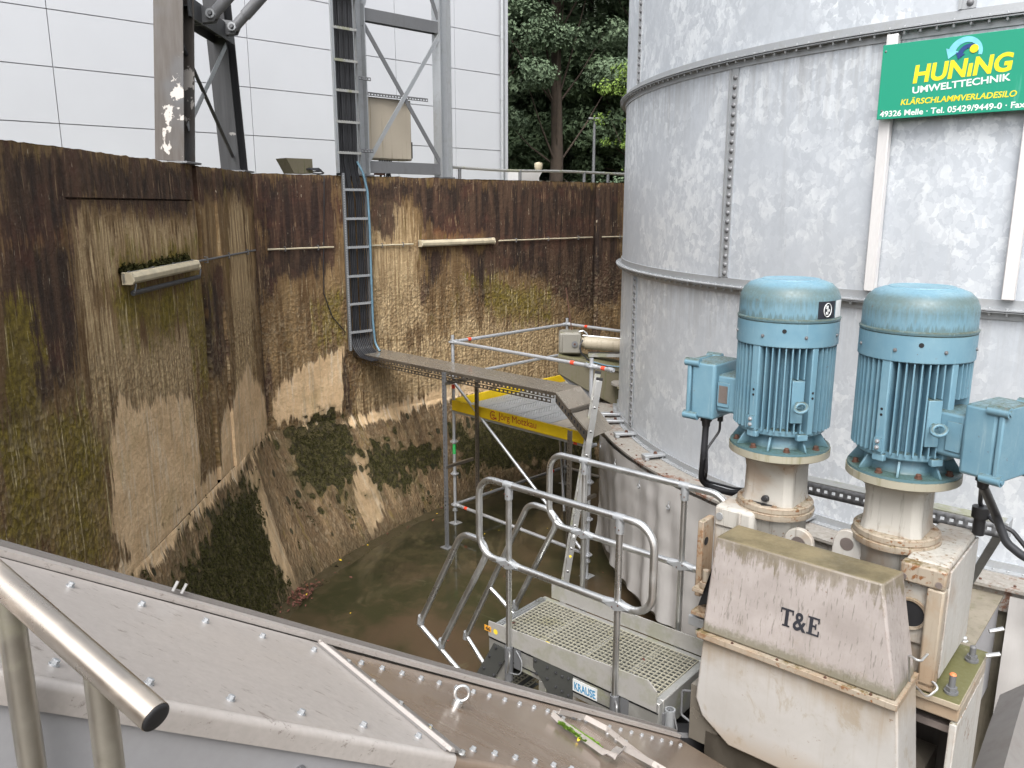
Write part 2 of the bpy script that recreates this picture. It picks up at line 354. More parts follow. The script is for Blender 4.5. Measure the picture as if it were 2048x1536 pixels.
sz = n.math('ADD', z, n.math('MULTIPLY', n.math('SUBTRACT', st, .5), .22))
band = n.math('MULTIPLY', n.step(sz, .775, .89), n.math('SUBTRACT', 1, n.step(n.math('ADD', z, n.math('MULTIPLY', fine, .05)), .925, .965)))
lip = n.math('MULTIPLY', n.step(z, .735, .755), n.math('SUBTRACT', 1, n.step(n.math('ADD', z, n.math('MULTIPLY', n.math('SUBTRACT', st, .5), .2)), .765, .80)))
d = n.math('MAXIMUM', band, n.math('MULTIPLY', lip, .9)); d = n.math('MULTIPLY', d, n.rng(fine, .3, .7, .6, 1))
c = n.mix(n.math('MULTIPLY', d, .78), c, n.mix(fine, (.05, .07, .05), (.115, .15, .125)))
up_ = n.math('MULTIPLY', n.up(.3, .75), n.math('SUBTRACT', 1, n.step(z, .90, .97)))
c = n.mix(n.math('MULTIPLY', up_, n.rng(n.math('ADD', fine, big), .8, 1.15, .45, .95)), c, (.06, .075, .05))
tp = n.math('MULTIPLY', n.step(z, .93, .97), n.step(fine, .56, .66)); c = n.mix(n.math('MULTIPLY', tp, .4), c, (.09, .12, .10))
foot = n.math('SUBTRACT', 1, n.step(n.math('ADD', z, n.math('MULTIPLY', fine, .04)), .04, .085)); c = n.mix(n.math('MULTIPLY', foot, .6), c, (.05, .10, .09))
rs = n.step(n.noise(o, 22, 6, .75), .665, .70); c = n.mix(n.math('MULTIPLY', rs, .75), c, (.13, .075, .05))
n.out(c, n.rng(fine, .3, .7, .34, .58)); n.bump(fine, .14, .0012); M['blue'] = n.m
n = NT('stainless_cover_sheet'); o = n.obj
a = n.noise(o, 2.4, 6, .65, .4); b = n.noise(n.map(o, (1, 1, 1), rot=(0, 0, R(40))), 55, 4, .6); s_ = n.noise(n.map(o, (4, 30, 30), rot=(0, 0, R(-12))), 1.2, 6, .75)
c = n.mix(n.rng(a, .3, .75, 0, 1), (.52, .485, .46), (.42, .385, .36)); c = n.mix(n.math('MULTIPLY', n.step(s_, .58, .68), .75), c, (.17, .14, .12)); c = n.mix(n.rng(b, .35, .7, 0, .2), c, (.24, .22, .2))
n.out(c, n.rng(a, .3, .7, .28, .48), .2); n.bump(b, .12, .0015); M['cover'] = n.m
n = NT('wet_stained_cover_sheet'); o = n.obj
a = n.noise(o, 1.6, 6, .65, .8); b = n.noise(o, 50, 4, .6); s_ = n.noise(n.map(o, (2, 14, 14), rot=(0, 0, R(-42))), 1.3, 5, .6)
c = n.mix(n.rng(a, .3, .7, 0, 1), (.33, .265, .215), (.225, .165, .12)); c = n.mix(n.math('MULTIPLY', n.step(s_, .55, .75), .6), c, (.2, .105, .045)); c = n.mix(n.rng(b, .35, .7, 0, .15), c, (.15, .12, .1))
n.out(c, n.rng(a, .3, .7, .12, .32), .22); n.bump(b, .06, .001); M['cover_wet'] = n.m
M['side_panel'] = metalm('grey_side_sheet', (.36, .36, .375), .5, .2, .25, (.3, .28, .27), scale=.5)
M['rail_steel'] = metalm('brushed_handrail_steel', (.68, .61, .53), .26, 1, .35, (.3, .23, .16), scale=.7)
M['post_steel'] = metalm('handrail_post_steel', (.46, .43, .38), .35, .9, .4, (.2, .19, .12), scale=.7, moss=.3)
n = NT('grey_tarpaulin'); a = n.noise(n.obj, 2, 5); b = n.noise(n.map(n.obj, (8, 8, .6)), 1, 4)
n.out(n.mix(n.rng(a, .3, .7, 0, 1), (.42, .41, .40), (.34, .325, .315)), .6); n.bump(b, .25, .03); M['tarp'] = n.m
n = NT('rusty_flange_plate'); a = n.noise(n.obj, 3, 6, .7, .4); b = n.noise(n.obj, 22, 4, .7)
c = n.mix(n.rng(b, .3, .7, 0, 1), (.32, .305, .28), (.21, .19, .165)); c = n.mix(n.step(n.math('ADD', n.math('MULTIPLY', a, .7), n.math('MULTIPLY', b, .35)), .56, .63), c, (.17, .085, .055)); n.out(c, .6); M['flange'] = n.m
n = NT('grey_concrete'); a = n.noise(n.obj, 3, 6, .65); b = n.noise(n.map(n.obj, (14, 14, 1)), 1, 5, .65)
c = n.mix(n.rng(a, .3, .7, 0, 1), (.27, .24, .19), (.17, .15, .115)); c = n.mix(n.math('MULTIPLY', n.step(b, .5, .7), .5), c, (.1, .1, .045)); n.out(c, .85); n.bump(n.noise(n.obj, 50, 4), .3, .005); M['concrete'] = n.m
M['mossy_beam'] = painted('mossy_concrete_beam', (.135, .12, .08), dirt=(.075, .085, .022), rust_amt=.2, moss_amt=.9, streak=1.2, rough=.8, moss=(.12, .115, .05))
M['cladding'] = simple('white_metal_cladding', (.60, .615, .655), .4, .1, .035, .35)
M['joint'] = simple('cladding_joint', (.42, .40, .415), .7)
M['gear_grey'] = painted('grey_gear_case', (.23, .22, .19), dirt=(.1, .09, .05), rust_amt=.4, moss_amt=.6, streak=.6)
M['aged_cream'] = painted('aged_cream_paint', (.42, .37, .28), dirt=(.16, .13, .09), rust_amt=.5, moss_amt=.1, streak=.6)
M['lampshade'] = simple('aged_lamp_diffuser', (.52, .46, .335), .45, 0, .18, 10)
M['cabinet'] = painted('beige_cabinet_paint', (.50, .445, .36), dirt=(.24, .18, .10), rust_amt=.25, moss_amt=.3, streak=.8, scale=.6)
n = NT('peeling_steel_paint'); o = n.obj; a = n.noise(o, 3.2, 6, .6, .3); b = n.noise(n.map(o, (20, 20, 1.2)), 1, 5, .6); e = n.noise(o, 2.6, 3, .5)
c = n.mix(n.rng(b, .3, .7, 0, 1), (.105, .095, .088), (.068, .056, .047)); c = n.mix(n.step(n.noise(o, 1.1, 3), .5, .7), c, (.10, .103, .11)); c = n.mix(n.step(n.noise(n.map(o, (1, 1, .8)), 2.3, 6, .62, .4), .60, .615), c, (.50, .47, .44))
n.out(c, .45, .15); n.bump(a, .2, .004); M['peeling'] = n.m
n = NT('dark_steel_paint'); o = n.obj; a = n.noise(o, 3, 6, .6, .3); b = n.noise(n.map(o, (14, 14, 1)), 1, 5, .6)
c = n.mix(n.rng(b, .3, .7, 0, 1), (.036, .036, .039), (.065, .067, .072)); c = n.mix(n.step(a, .69, .71), c, (.3, .29, .28)); n.out(c, .5, .1); M['darkpaint'] = n.m
n = NT('wooden_deck_board'); a = n.noise(n.map(n.obj, (30, 30, 3)), 1, 5); n.out(n.mix(a, (.30, .27, .23), (.17, .15, .12)), .8); M['board'] = n.m
M['leaf_yellow'] = simple('yellow_leaf', (.72, .52, .03), .6, 0, .2, 30)
M['leaf_brown'] = simple('brown_leaf', (.13, .048, .034), .7, 0, .6, 14)
M['bark'] = simple('tree_bark', (.06, .044, .033), .9, 0, .3, 5, .5)
M['moss_green'] = simple('bright_moss', (.13, .24, .02), .9, 0, .4, 40, .6)
def foliage(name, a, b, trans=.25):
    n = NT(name); g = n.n('ShaderNodeObjectInfo'); f = n.noise(n.obj, .9, 4, .7); r = n.attr('leafrand').outputs['Fac']
    n.out(n.mix(n.math('ADD', n.math('MULTIPLY', f, .6), n.math('MULTIPLY', r, .5), clamp=True), a, b), .5)
    n.out(None, .75, 0, .12)
    return n.m
M['leaf_dark'] = foliage('dark_leaves', (.055, .088, .052), (.135, .185, .10))
M['leaf_mid'] = foliage('grey_green_leaves', (.07, .11, .07), (.19, .25, .155))
M['leaf_light'] = foliage('light_leaves', (.07, .13, .03), (.24, .34, .08))
M['alu_sheet'] = metalm('aluminium_sheet', (.47, .46, .44), .4, .3, .3, (.3, .28, .2), moss=.3)
M['edge'] = metalm('grey_edge_strip', (.27, .255, .245), .35, .4, .3, (.14, .12, .1))
M['leaf_moss'] = foliage('moss_tufts', (.014, .014, .005), (.055, .054, .016))

# ================================================================ THE PIT: wall, sloped footing, floor
ZT, ZC, ZF = .42, -3.16, -4.72         # wall top, crest of the sloped footing, pit floor (eye level is 0)
WP = np.array([(-3.18, 1.0), (-3.49, 11.12), (1.56, 15.69), (4.6, 17.2), (9, 18.2)])
SEG = np.hypot(*np.diff(WP, axis=0).T); S0 = np.concatenate([[0], np.cumsum(SEG)])
BS = np.array([0, 4.391, 7.603, 10.125, 11.434, 13.551, 16.936, 20.33, 24.842])
BT = np.array([(-2.88, 1.0), (-2.87, 5.4), (-2.83, 8.2), (-2.42, 10.05), (-1.75, 11.3), (-.6, 12.8), (1.9, 14.8), (4.8, 16.1), (9, 17.0)])
BM = np.gradient(BT, BS, axis=0)
def wallp(s):
    i = int(np.clip(np.searchsorted(S0, s) - 1, 0, 3)); t = (s - S0[i]) / SEG[i]; return WP[i] * (1 - t) + WP[i + 1] * t
def wnorm(s):
    """unit normal of the wall pointing into the pit"""
    i = int(np.clip(np.searchsorted(S0, s) - 1, 0, 3)); d = (WP[i + 1] - WP[i]) / SEG[i]; return np.array([d[1], -d[0]])
def footp(s):
    if s < 0: return BT[0] + np.array([0, s])
    i = int(np.clip(np.searchsorted(BS, s) - 1, 0, 7)); h = BS[i + 1] - BS[i]; t = (s - BS[i]) / h
    return (2*t**3 - 3*t**2 + 1) * BT[i] + (t**3 - 2*t*t + t) * h * BM[i] + (-2*t**3 + 3*t*t) * BT[i + 1] + (t**3 - t*t) * h * BM[i + 1]
def W3(s, z, off=0): p = wallp(s) + wnorm(s) * off; return V((p[0], p[1], z))
# where the stains, the bare concrete and the moss lie: outlines in metres along the wall and in height
STAINS={'dark':[[[6,-0.48],[7.65,-0.45],[7.65,-0.62],[6,-0.65]],[[4.46,0.41],[10.13,0.41],[10.07,0.08],[7.91,0.08],[7.79,-0.16],[5.36,0.05],[5.21,-0.25],[4.31,-0.28]],[[4.34,-0.22],[5.24,-0.22],[5.24,-0.88],[5.21,-1.18],[4.79,-1.39],[4.37,-1.51],[4.01,-1.54]],[[10.13,0.41],[11.42,0.41],[11.36,-0.64],[11.09,-1.06],[10.46,-1.03],[10.16,-1.54],[10.16,-0.58]],[[11.87,0.41],[17.54,0.41],[17.63,-1.81],[16.88,-1.99],[16.04,-1.72],[15.53,-1.33],[14.54,-1.09],[14.39,-0.67],[14.12,-0.49],[12.98,-0.37],[12.71,0.08],[12.14,-0.07],[11.9,0.08]],[[11.96,0.14],[12.44,0.08],[12.41,-0.28],[12.23,-0.49],[12.02,-0.37]],[[12.86,-0.61],[13.46,-0.7],[13.25,-1.18],[12.95,-1.48],[12.92,-0.85]],[[13.79,-0.64],[14.54,-0.76],[14.33,-1.6],[14.03,-1.75],[13.88,-1.06]],[[7.97,-0.7],[8.63,-0.76],[8.6,-1.69],[8.36,-2.02],[7.85,-1.84]],[[16.94,0.41],[17.0,0.41],[17.09,-3.37],[16.97,-3.34]],[[10.04,0.41],[10.19,0.41],[10.19,-3.13],[9.98,-3.07]],[[11.21,-2.08],[11.54,-2.14],[11.54,-3.16],[11.3,-3.1]]],'light':[[[5.72,-1.57],[6.05,-1.75],[6.68,-1.84],[7.4,-1.96],[7.52,-2.5],[7.43,-3.07],[6.38,-3.07],[5.66,-3.16],[5.36,-2.65],[5.45,-1.99]],[[8.21,-2.53],[9.32,-2.02],[10.04,-2.59],[10.13,-3.13],[8.84,-3.16],[8.21,-3.16],[8.12,-2.92]],[[10.37,-2.44],[11.45,-2.05],[11.39,-3.13],[10.34,-3.07],[10.19,-2.92]],[[5.2,-2.98],[7.7,-2.98],[10.1,-3.0],[10.16,-3.2],[7.73,-3.26],[5.2,-3.3]],[[10.43,-3.19],[11.66,-3.16],[13.43,-2.98],[14.54,-2.95],[14.54,-3.16],[13.4,-3.22],[11.75,-3.34],[10.49,-3.31]],[[8.87,-3.34],[9.29,-3.34],[9.2,-4.15],[9.29,-4.72],[8.87,-4.6],[8.72,-3.91]],[[11.21,-3.64],[11.54,-3.64],[11.39,-4.57],[10.91,-4.72]]],'mid':[[[11.93,0.08],[12.53,0.17],[12.83,-0.52],[12.83,-1.81],[12.44,-2.08],[11.9,-2.02]],[[5.48,-0.16],[7.85,-0.16],[7.76,-0.58],[5.9,-0.61],[5.45,-0.58]],[[5.93,-0.97],[6.47,-1.27],[7.85,-1.24],[7.4,-1.96],[6.68,-1.84],[6.05,-1.75],[5.72,-1.57]],[[9.17,0.35],[9.59,0.38],[9.89,-1.24],[9.59,-2.08],[8.84,-2.38],[8.81,-1.72]],[[5.27,-0.04],[5.51,-0.04],[5.33,-1.51],[5.45,-1.99],[5.21,-1.9],[5.24,-0.88]],[[11.84,-2.08],[13.13,-2.14],[13.67,-1.87],[15.77,-2.08],[16.88,-2.77],[16.79,-3.52],[13.43,-3.13],[11.48,-3.13],[11.81,-2.65]],[[5.5,-0.85],[6.2,-1.1],[7.7,-1.15],[7.85,-0.9],[7.6,-2.0],[6.6,-1.95],[5.9,-1.9],[5.5,-1.6]]],'ochre':[[[5.95,-0.4],[7.75,-0.4],[7.7,-0.6],[5.95,-0.62]],[[4.07,-1.3],[5.15,-1.48],[5.48,-1.99],[5.33,-2.38],[5.09,-2.89],[3.89,-2.14]],[[7.73,-0.79],[8.24,-0.82],[7.97,-2.05],[7.64,-2.02],[7.58,-1.51]],[[5.87,-0.67],[7.79,-0.79],[7.85,-1.24],[6.47,-1.27],[5.9,-1.0]],[[13.88,-1.21],[15.65,-1.51],[15.77,-2.08],[14.54,-1.96]],[[10.91,-1.33],[11.33,-1.3],[11.45,-1.96],[11.03,-1.93]],[[4.22,-0.73],[4.58,-0.7],[4.52,-1.69],[4.01,-1.54]]],'moss':[[[5.2,-3.5],[7.7,-3.4],[9.3,-3.36],[8.95,-3.7],[8.9,-4.6],[8.3,-4.85],[6.5,-4.8],[5.0,-4.0]],[[10.01,-3.16],[10.64,-3.1],[11.48,-3.16],[11.39,-3.61],[10.94,-4.12],[10.46,-4.03],[10.25,-3.58]],[[11.39,-3.61],[11.81,-3.61],[12.8,-3.73],[12.89,-4.06],[11.96,-4.3],[11.33,-4.09]],[[13.34,-3.58],[14.45,-3.61],[16.85,-4.12],[16.55,-4.72],[14.78,-4.69],[13.4,-4.3]],[[10.64,-3.13],[11.39,-3.01],[11.39,-3.16],[10.61,-3.22]]],'rust':[[[10.16,0.2],[11.39,0.23],[11.36,-0.49],[10.22,-0.52]],[[13.07,-0.16],[14.57,-0.25],[17.06,-0.19],[16.97,-0.55],[12.98,-0.55]],[[4.34,-0.1],[5.27,-0.04],[5.21,-0.34],[4.31,-0.34]]]}
def inside_dist(px, pz, poly):
    """signed distance to a polygon, positive inside"""
    d = np.full(px.shape, 9.); ins = np.zeros(px.shape, bool); n = len(poly)
    for i in range(n):
        ax, az = poly[i]; bx, bz = poly[(i + 1) % n]; ex, ez = bx - ax, bz - az
        t = np.clip(((px - ax) * ex + (pz - az) * ez) / (ex * ex + ez * ez + 1e-9), 0, 1)
        d = np.minimum(d, np.hypot(px - ax - t * ex, pz - az - t * ez))
        if az != bz:
            c = ((az > pz) != (bz > pz)) & (px < (bx - ax) * (pz - az) / (bz - az) + ax); ins ^= c
    return np.where(ins, d, -d)
def field(key, s, z):
    f = np.full(s.shape, -1.)
    for p in STAINS[key]: f = np.maximum(f, inside_dist(s, z, p))
    return np.clip(f, -.6, .6)
from mathutils import noise as mn
def moss_e(s, z):
    n_ = .42 * mn.noise(V((s * 1.7, z * 2.1, 4))) + .34 * mn.noise(V((s * 4.2, z * 3.6, 8))) + .42 * mn.noise(V((s * 9, z * 8, 8))) + .3 * mn.noise(V((s * 17, z * 15, 8)))
    return n_ * .62 - .04
def wall_sheet(name, zs, pos, mat, parent, ss):
    ns, nz = len(ss), len(zs); vs = []; sv = []; zv = []
    for s in ss:
        for z in zs: vs.append(pos(s, z)); sv.append(s); zv.append(z)
    fs = [(i * nz + j, i * nz + j + 1, (i + 1) * nz + j + 1, (i + 1) * nz + j) for i in range(ns - 1) for j in range(nz - 1)]
    o = MB().add(vs, fs).build(name, mat, parent, smooth=60); me = o.data; sv = np.array(sv); zv = np.array(zv)
    for k in STAINS: me.attributes.new(k, 'FLOAT', 'POINT').data.foreach_set('value', field(k, sv, zv).astype(np.float32))
    me.attributes.new('mossy', 'FLOAT', 'POINT').data.foreach_set('value', np.array([f + moss_e(a, b) for a, b, f in zip(sv, zv, field('moss', sv, zv))], np.float32))
    uv = me.uv_layers.new(name='UVMap'); idx = np.empty(len(me.loops), np.int32); me.loops.foreach_get('vertex_index', idx)
    uv.data.foreach_set('uv', np.stack([sv[idx], zv[idx]], 1).astype(np.float32).ravel()); return o

def stained_concrete(name, foot=False):
    n = NT(name); uv = n.uv
    st = n.noise(n.map(uv, (7, .55, 1)), 1, 6, .68, .25); st2 = n.noise(n.map(uv, (30, 1.5, 1)), 1, 5, .7); blot = n.noise(uv, 2.3, 7, .62, .3); fine = n.noise(uv, 15, 7, .7)
    wv = n.n('ShaderNodeVectorMath', operation='MULTIPLY_ADD'); n.lk(n.noise(uv, 9, 3, .6, out='Color'), wv.inputs[0]); wv.inputs[1].default_value = (.05, .05, 0); n.lk(uv, wv.inputs[2])
    ag = n.vor(n.map(wv.outputs[0], (1, .8, 1)), 27, 'Distance'); cellr = n.sep(n.vor(n.map(wv.outputs[0], (1, .8, 1)), 27))[0]
    e = n.math('ADD', n.math('ADD', n.math('MULTIPLY', n.math('SUBTRACT', st, .5), 1.7), n.math('MULTIPLY', n.math('SUBTRACT', st2, .5), .9)), n.math('ADD', n.math('MULTIPLY', n.math('SUBTRACT', blot, .5), .7), n.math('MULTIPLY', n.math('SUBTRACT', fine, .5), .25)))
    def mask(k, amp, soft=.05, off=0): return n.step(n.math('ADD', n.math('ADD', n.attr(k).outputs['Fac'], n.math('MULTIPLY', e, amp)), off), -soft, soft)
    z = n.sep(uv)[1]
    base = n.mix(n.step(st, .36, .66), (.115, .066, .030), (.38, .255, .125)); base = n.mix(n.math('MULTIPLY', n.step(blot, .42, .62), .55), base, (.19, .122, .062))
    if foot: base = n.mix(n.step(st, .36, .68), (.10, .064, .034), (.25, .168, .09)); base = n.mix(n.math('MULTIPLY', n.step(blot, .44, .64), .7), base, (.125, .088, .048))
    base = n.mix(n.math('MULTIPLY', n.step(st2, .54, .68), .25 if foot else .7), base, (.56, .44, .27)); base = n.mix(n.math('MULTIPLY', n.step(n.noise(n.map(uv, (4.2, .9, 1), (3, 1, 0)), 1, 6, .7), .55, .66), .6), base, (.20, .148, .035))
    c = n.mix(n.math('MULTIPLY', mask('mid', .8, .12), .8), base, n.mix(n.step(st2, .35, .7), (.28, .19, .10), (.76, .58, .34)))
    c = n.mix(n.math('MULTIPLY', mask('rust', .8, .15), .8), c, n.mix(n.step(st, .4, .6), (.12, .042, .028), (.24, .10, .045)))
    dk = n.mix(n.step(st, .42, .60), (.024, .016, .0145), (.082, .047, .033)); dk = n.mix(n.math('MULTIPLY', n.step(blot, .5, .68), .6), dk, (.092, .038, .028)); dk = n.mix(n.math('MULTIPLY', n.step(n.math('ADD', st2, n.math('MULTIPLY', n.math('SUBTRACT', blot, .5), .35)), .60, .68), .8), dk, (.32, .22, .125))
    c = n.mix(n.math('MULTIPLY', mask('dark', .62, .07), .93), c, dk)
    lt = n.mix(n.step(blot, .36, .64), (.83, .605, .37), (.68, .48, .28)); lt = n.mix(n.math('MULTIPLY', n.step(n.noise(n.map(uv, (13, 1.1, 1), (5, 2, 0)), 1, 6, .7), .5, .66), .75), lt, (.80, .70, .54)); lt = n.mix(n.math('MULTIPLY', n.step(st, .52, .66), .42), lt, (.28, .195, .11)); lt = n.mix(n.math('MULTIPLY', n.step(fine, .54, .68), .4), lt, (.40, .28, .165)); lt = n.mix(n.math('MULTIPLY', n.step(n.noise(uv, 1.3, 5, .6), .55, .68), .35), lt, (.36, .27, .12))
    c = n.mix(n.math('MULTIPLY', mask('light', .34, .03), .95), c, n.mix(n.math('MULTIPLY', n.math('SUBTRACT', 1, n.step(z, -3.42, -3.3)), .55), lt, (.17, .125, .07)) if foot else lt)
    oc = n.mix(n.step(fine, .38, .62), (.105, .078, .012), (.235, .18, .032)); oc = n.mix(n.step(st2, .56, .66), oc, (.58, .48, .28))
    c = n.mix(n.math('MULTIPLY', mask('ochre', .8, .1), n.rng(blot, .35, .6, .55, 1)), c, oc)
    # lichen flecks and thin pale runs
    c = n.mix(n.math('MULTIPLY', n.step(n.noise(n.map(uv, (42, 4.5, 1)), 1, 4, .65), .665, .70), .75), c, (.74, .64, .47))
    c = n.mix(n.math('MULTIPLY', n.step(n.noise(n.map(uv, (18, 12, 1)), 1, 5, .8), .66, .72), .55), c, (.036, .034, .018))
    # coarse aggregate where the skin has washed off
    rough = n.math('MULTIPLY', n.step(n.math('ADD', z, n.math('MULTIPLY', e, -1.0)), -.9, -1.5), n.math('SUBTRACT', 1, n.math('MULTIPLY', mask('light', .24, .05), .75)))
    c = n.mix(n.math('MULTIPLY', rough, n.math('MULTIPLY', n.step(ag, .4, .75), .35)), c, (.09, .065, .036)); c = n.mix(n.math('MULTIPLY', rough, n.math('MULTIPLY', n.step(cellr, .6, 1), .3)), c, (.36, .29, .19))
    ms = n.step(n.math('ADD', n.attr('mossy').outputs['Fac'], n.math('MULTIPLY', n.math('SUBTRACT', fine, .5), .16)), -.015, .02)
    mc = n.mix(n.step(fine, .4, .6), (.02, .018, .007), (.075, .067, .022)); c = n.mix(n.math('MULTIPLY', n.step(n.math('ADD', n.attr('mossy').outputs['Fac'], n.math('MULTIPLY', n.math('SUBTRACT', blot, .5), .5)), -.22, .08), .55), c, (.085, .07, .028)); c = n.mix(n.math('MULTIPLY', ms, .9), c, mc)
    h = n.math('ADD', n.math('ADD', n.math('MULTIPLY', fine, .5), n.math('MULTIPLY', mask('light', .34, .03), -.35)), n.math('MULTIPLY', n.math('MULTIPLY', n.math('SUBTRACT', 1, ag), rough), .4))
    if foot:
        dots = n.math('MULTIPLY', n.math('SUBTRACT', 1, n.step(n.vor(n.map(uv, (1, .8, 1)), 4.6, 'Distance'), .16, .22)), n.step(n.sep(n.vor(n.map(uv, (1, .8, 1)), 4.6))[1], .42, .5))
        dots = n.math('MULTIPLY', dots, n.step(n.math('ADD', blot, n.math('MULTIPLY', st, .3)), .5, .6)); c = n.mix(n.math('MULTIPLY', dots, .85), c, (.022, .026, .01))
        damp = n.math('SUBTRACT', 1, n.step(n.math('ADD', z, n.math('MULTIPLY', e, -.3)), -4.66, -4.45)); c = n.mix(n.math('MULTIPLY', damp, .55), c, (.055, .042, .02))
        ms = n.math('MAXIMUM', ms, dots)
    h = n.math('ADD', h, n.math('MULTIPLY', ms, n.noise(uv, 26, 4, .7)))
    n.out(c, n.rng(fine, .3, .7, .62, .9), 0, .3); n.bump(h, 1, .04); return n.m

wall = thing('pit_wall', 'tall stained concrete pit wall, dark brown above and bare tan below', 'wall', (-3.3, 8, ZF))
def rimz(s): return ZT + .012 * mn.noise(V((s * 3, 0, 1))) + .012 * mn.noise(V((s * 11, 3, 1)))
def wall_pos(s, z):
    off = .006 * mn.noise(V((s * 2, z * 2, 0))) + .004 * mn.noise(V((s * 9, z * 9, 5)))
    if 5.24 < s < 7.91 and z > .06: off += .012
    if 5.24 < s < 7.91 and .045 < z <= .06: off -= .035                  # recessed repair field under the rim
    if 7.98 < s < 8.10: off -= .05                                     # joint groove
    if 8.62 < s < 10.12: off += .03
    if 16.95 < s < 17.03: off -= .05
    zz = z if z < ZT - .05 else z + (rimz(s) - ZT)
    p = wallp(s) + wnorm(s) * off; return V((p[0], p[1], zz))
zs = list(np.arange(ZC, .02, .035)) + [.028, .0445, .0455, .0595, .0605, .071] + list(np.arange(.1, ZT - .02, .035)) + [ZT - .012, ZT]
ss = sorted(set([round(x, 3) for x in np.arange(-2.5, 18.6, .035)] + [5.235, 5.245, 7.905, 7.915, 7.975, 7.985, 8.095, 8.105, 8.615, 8.625, 10.125, 16.936]))
M['wall'] = stained_concrete('stained_pit_wall_concrete'); M['foot'] = stained_concrete('mossy_footing_concrete', True)
wall_sheet('wall_face', zs, wall_pos, M['wall'], wall, ss)
def foot_pos(s, z):
    t = (ZC - z) / (ZC - ZF); p = wallp(s) * (1 - t) + footp(s) * t
    off = .02 * mn.noise(V((s * 1.7, z * 2, 9))) + .012 * mn.noise(V((s * 8, z * 8, 2))) + (.012 if t < .03 else 0)
    return V((p[0], p[1], z)) + V((wnorm(s)[0], wnorm(s)[1], .6)) * off
wall_sheet('sloped_footing', list(np.arange(ZF - .02, ZC, .035)) + [ZC], foot_pos, M['foot'], wall, ss)
mb = MB(); top = []
for s in ss: top += [W3(s, rimz(s), .004), W3(s, rimz(s) + .004 * mn.noise(V((s * 5, 9, 9))), -.2), W3(s, rimz(s), -.42), W3(s, -.1, -.43)]
mb.add(top, [(i * 4 + j, i * 4 + 4 + j, i * 4 + 5 + j, i * 4 + 1 + j) for i in range(len(ss) - 1) for j in range(3)]).build('wall_top', M['concrete'], wall, smooth=0)

def blades(mb, p, nrm, r, k, h):
    """a tuft of k small leaf blades; returns nothing, adds to mb"""
    nrm = V(nrm).normalized(); x = nrm.orthogonal().normalized(); y = nrm.cross(x)
    for i in range(k):
        a = rnd.random() * 6.283; b = rnd.random(); d = x * math.cos(a) + y * math.sin(a); q = p + d * r * b; w = x * math.cos(a + 1.57) + y * math.sin(a + 1.57)
        tip = q + nrm * h * (1.1 - b * .7) + d * h * .7; m = rnd.uniform(.18, .34) * h + .006
        mb.add([q - w * m, q + w * m, tip + w * m * .4, tip - w * m * .4], [(0, 1, 2, 3)])
def tufts(name, label, mat, count, fn, kind='stuff', parent=None, cat=None):
    mb = MB(); rv = []
    for _ in range(count):
        r_ = fn()
        if r_ is None: continue
        n0 = len(mb.v); blades(mb, *r_); rv += [rnd.random()] * (len(mb.v) - n0)
    o = mb.build(name, mat, parent, smooth=0, label=label, cat=cat, kind=kind)
    o.data.attributes.new('leafrand', 'FLOAT', 'POINT').data.foreach_set('value', np.array(rv, np.float32)); return o
_s = np.array([rnd.uniform(4.5, 18) for _ in range(60000)]); _z = np.array([rnd.uniform(ZF, -2.95) for _ in range(60000)]); _f = field('moss', _s, _z); _it = iter(range(60000))
def moss_spot():
    i = next(_it, None)
    if i is None: return None
    s, z = float(_s[i]), float(_z[i])
    dot = mn.noise(V((s * 4.2, z * 3.4, 30))) > .47
    if _f[i] + moss_e(s, z) < rnd.uniform(-.03, .22) and not (dot and z < ZC and mn.noise(V((s * .8, z * .8, 3))) > -.1): return None
    p = foot_pos(s, z) if z < ZC else wall_pos(s, z); w = wnorm(s)
    return p, V((w[0], w[1], .5 if z < ZC else .1)), rnd.uniform(.010, .024), 5, rnd.uniform(.005, .013)
tufts('moss_tufts', 'dark green moss clinging to the sloped footing of the pit wall', M['leaf_moss'], 42000, moss_spot, cat='moss')

def fringe():
    s = rnd.uniform(5.98, 7.66); h_ = abs(rnd.gauss(0, .03)) * (.6 + .8 * abs(mn.noise(V((s * 3, 1, 1)))))
    p = wall_pos(s, -.565 + h_); w = wnorm(s); return p, V((w[0], w[1], .5)), .02, 4, rnd.uniform(.012, .03)
tufts('moss_fringe', 'dark moss fringe growing along the top of the left pit lamp', M['leaf_moss'], 600, fringe, cat='moss')
# wet pit floor
n = NT('wet_pit_floor'); o = n.obj
a = n.noise(o, .8, 6, .6, .6); b = n.noise(n.map(o, (1, 1, 1)), 3.4, 6, .68, .5); fi = n.noise(o, 40, 4, .6)
c = n.mix(n.step(a, .38, .62), (.066, .044, .025), (.027, .027, .010)); c = n.mix(n.math('MULTIPLY', n.step(b, .5, .68), .5), c, (.075, .052, .03)); c = n.mix(n.math('MULTIPLY', n.step(fi, .55, .7), .35), c, (.03, .03, .015))
c = n.mix(n.math('MULTIPLY', n.step(n.noise(o, 1.6, 6, .7, 1), .63, .66), .35), c, (.11, .105, .06))
gy = n.sep(n.n('ShaderNodeNewGeometry').outputs['Position'])[1]; wet = n.step(n.math('ADD', gy, n.math('MULTIPLY', n.math('SUBTRACT', n.noise(o, .7, 4, .6), .5), 5)), 8.6, 11.4)
c = n.mix(n.math('MULTIPLY', wet, .8), c, n.mix(n.step(b, .45, .62), (.013, .014, .006), (.035, .034, .014)))
n.out(c, .5, 0, .3); n.lk(n.rng(wet, 0, 1, .3, 1), n.b.inputs['Coat Weight']); n.b.inputs['Coat IOR'].default_value = 1.6; n.lk(n.rng(n.noise(o, 1.1, 5, .6), .4, .65, .01, .12), n.b.inputs['Coat Roughness']); n.bump(n.noise(o, 3, 2), .02, .01); M['floor'] = n.m
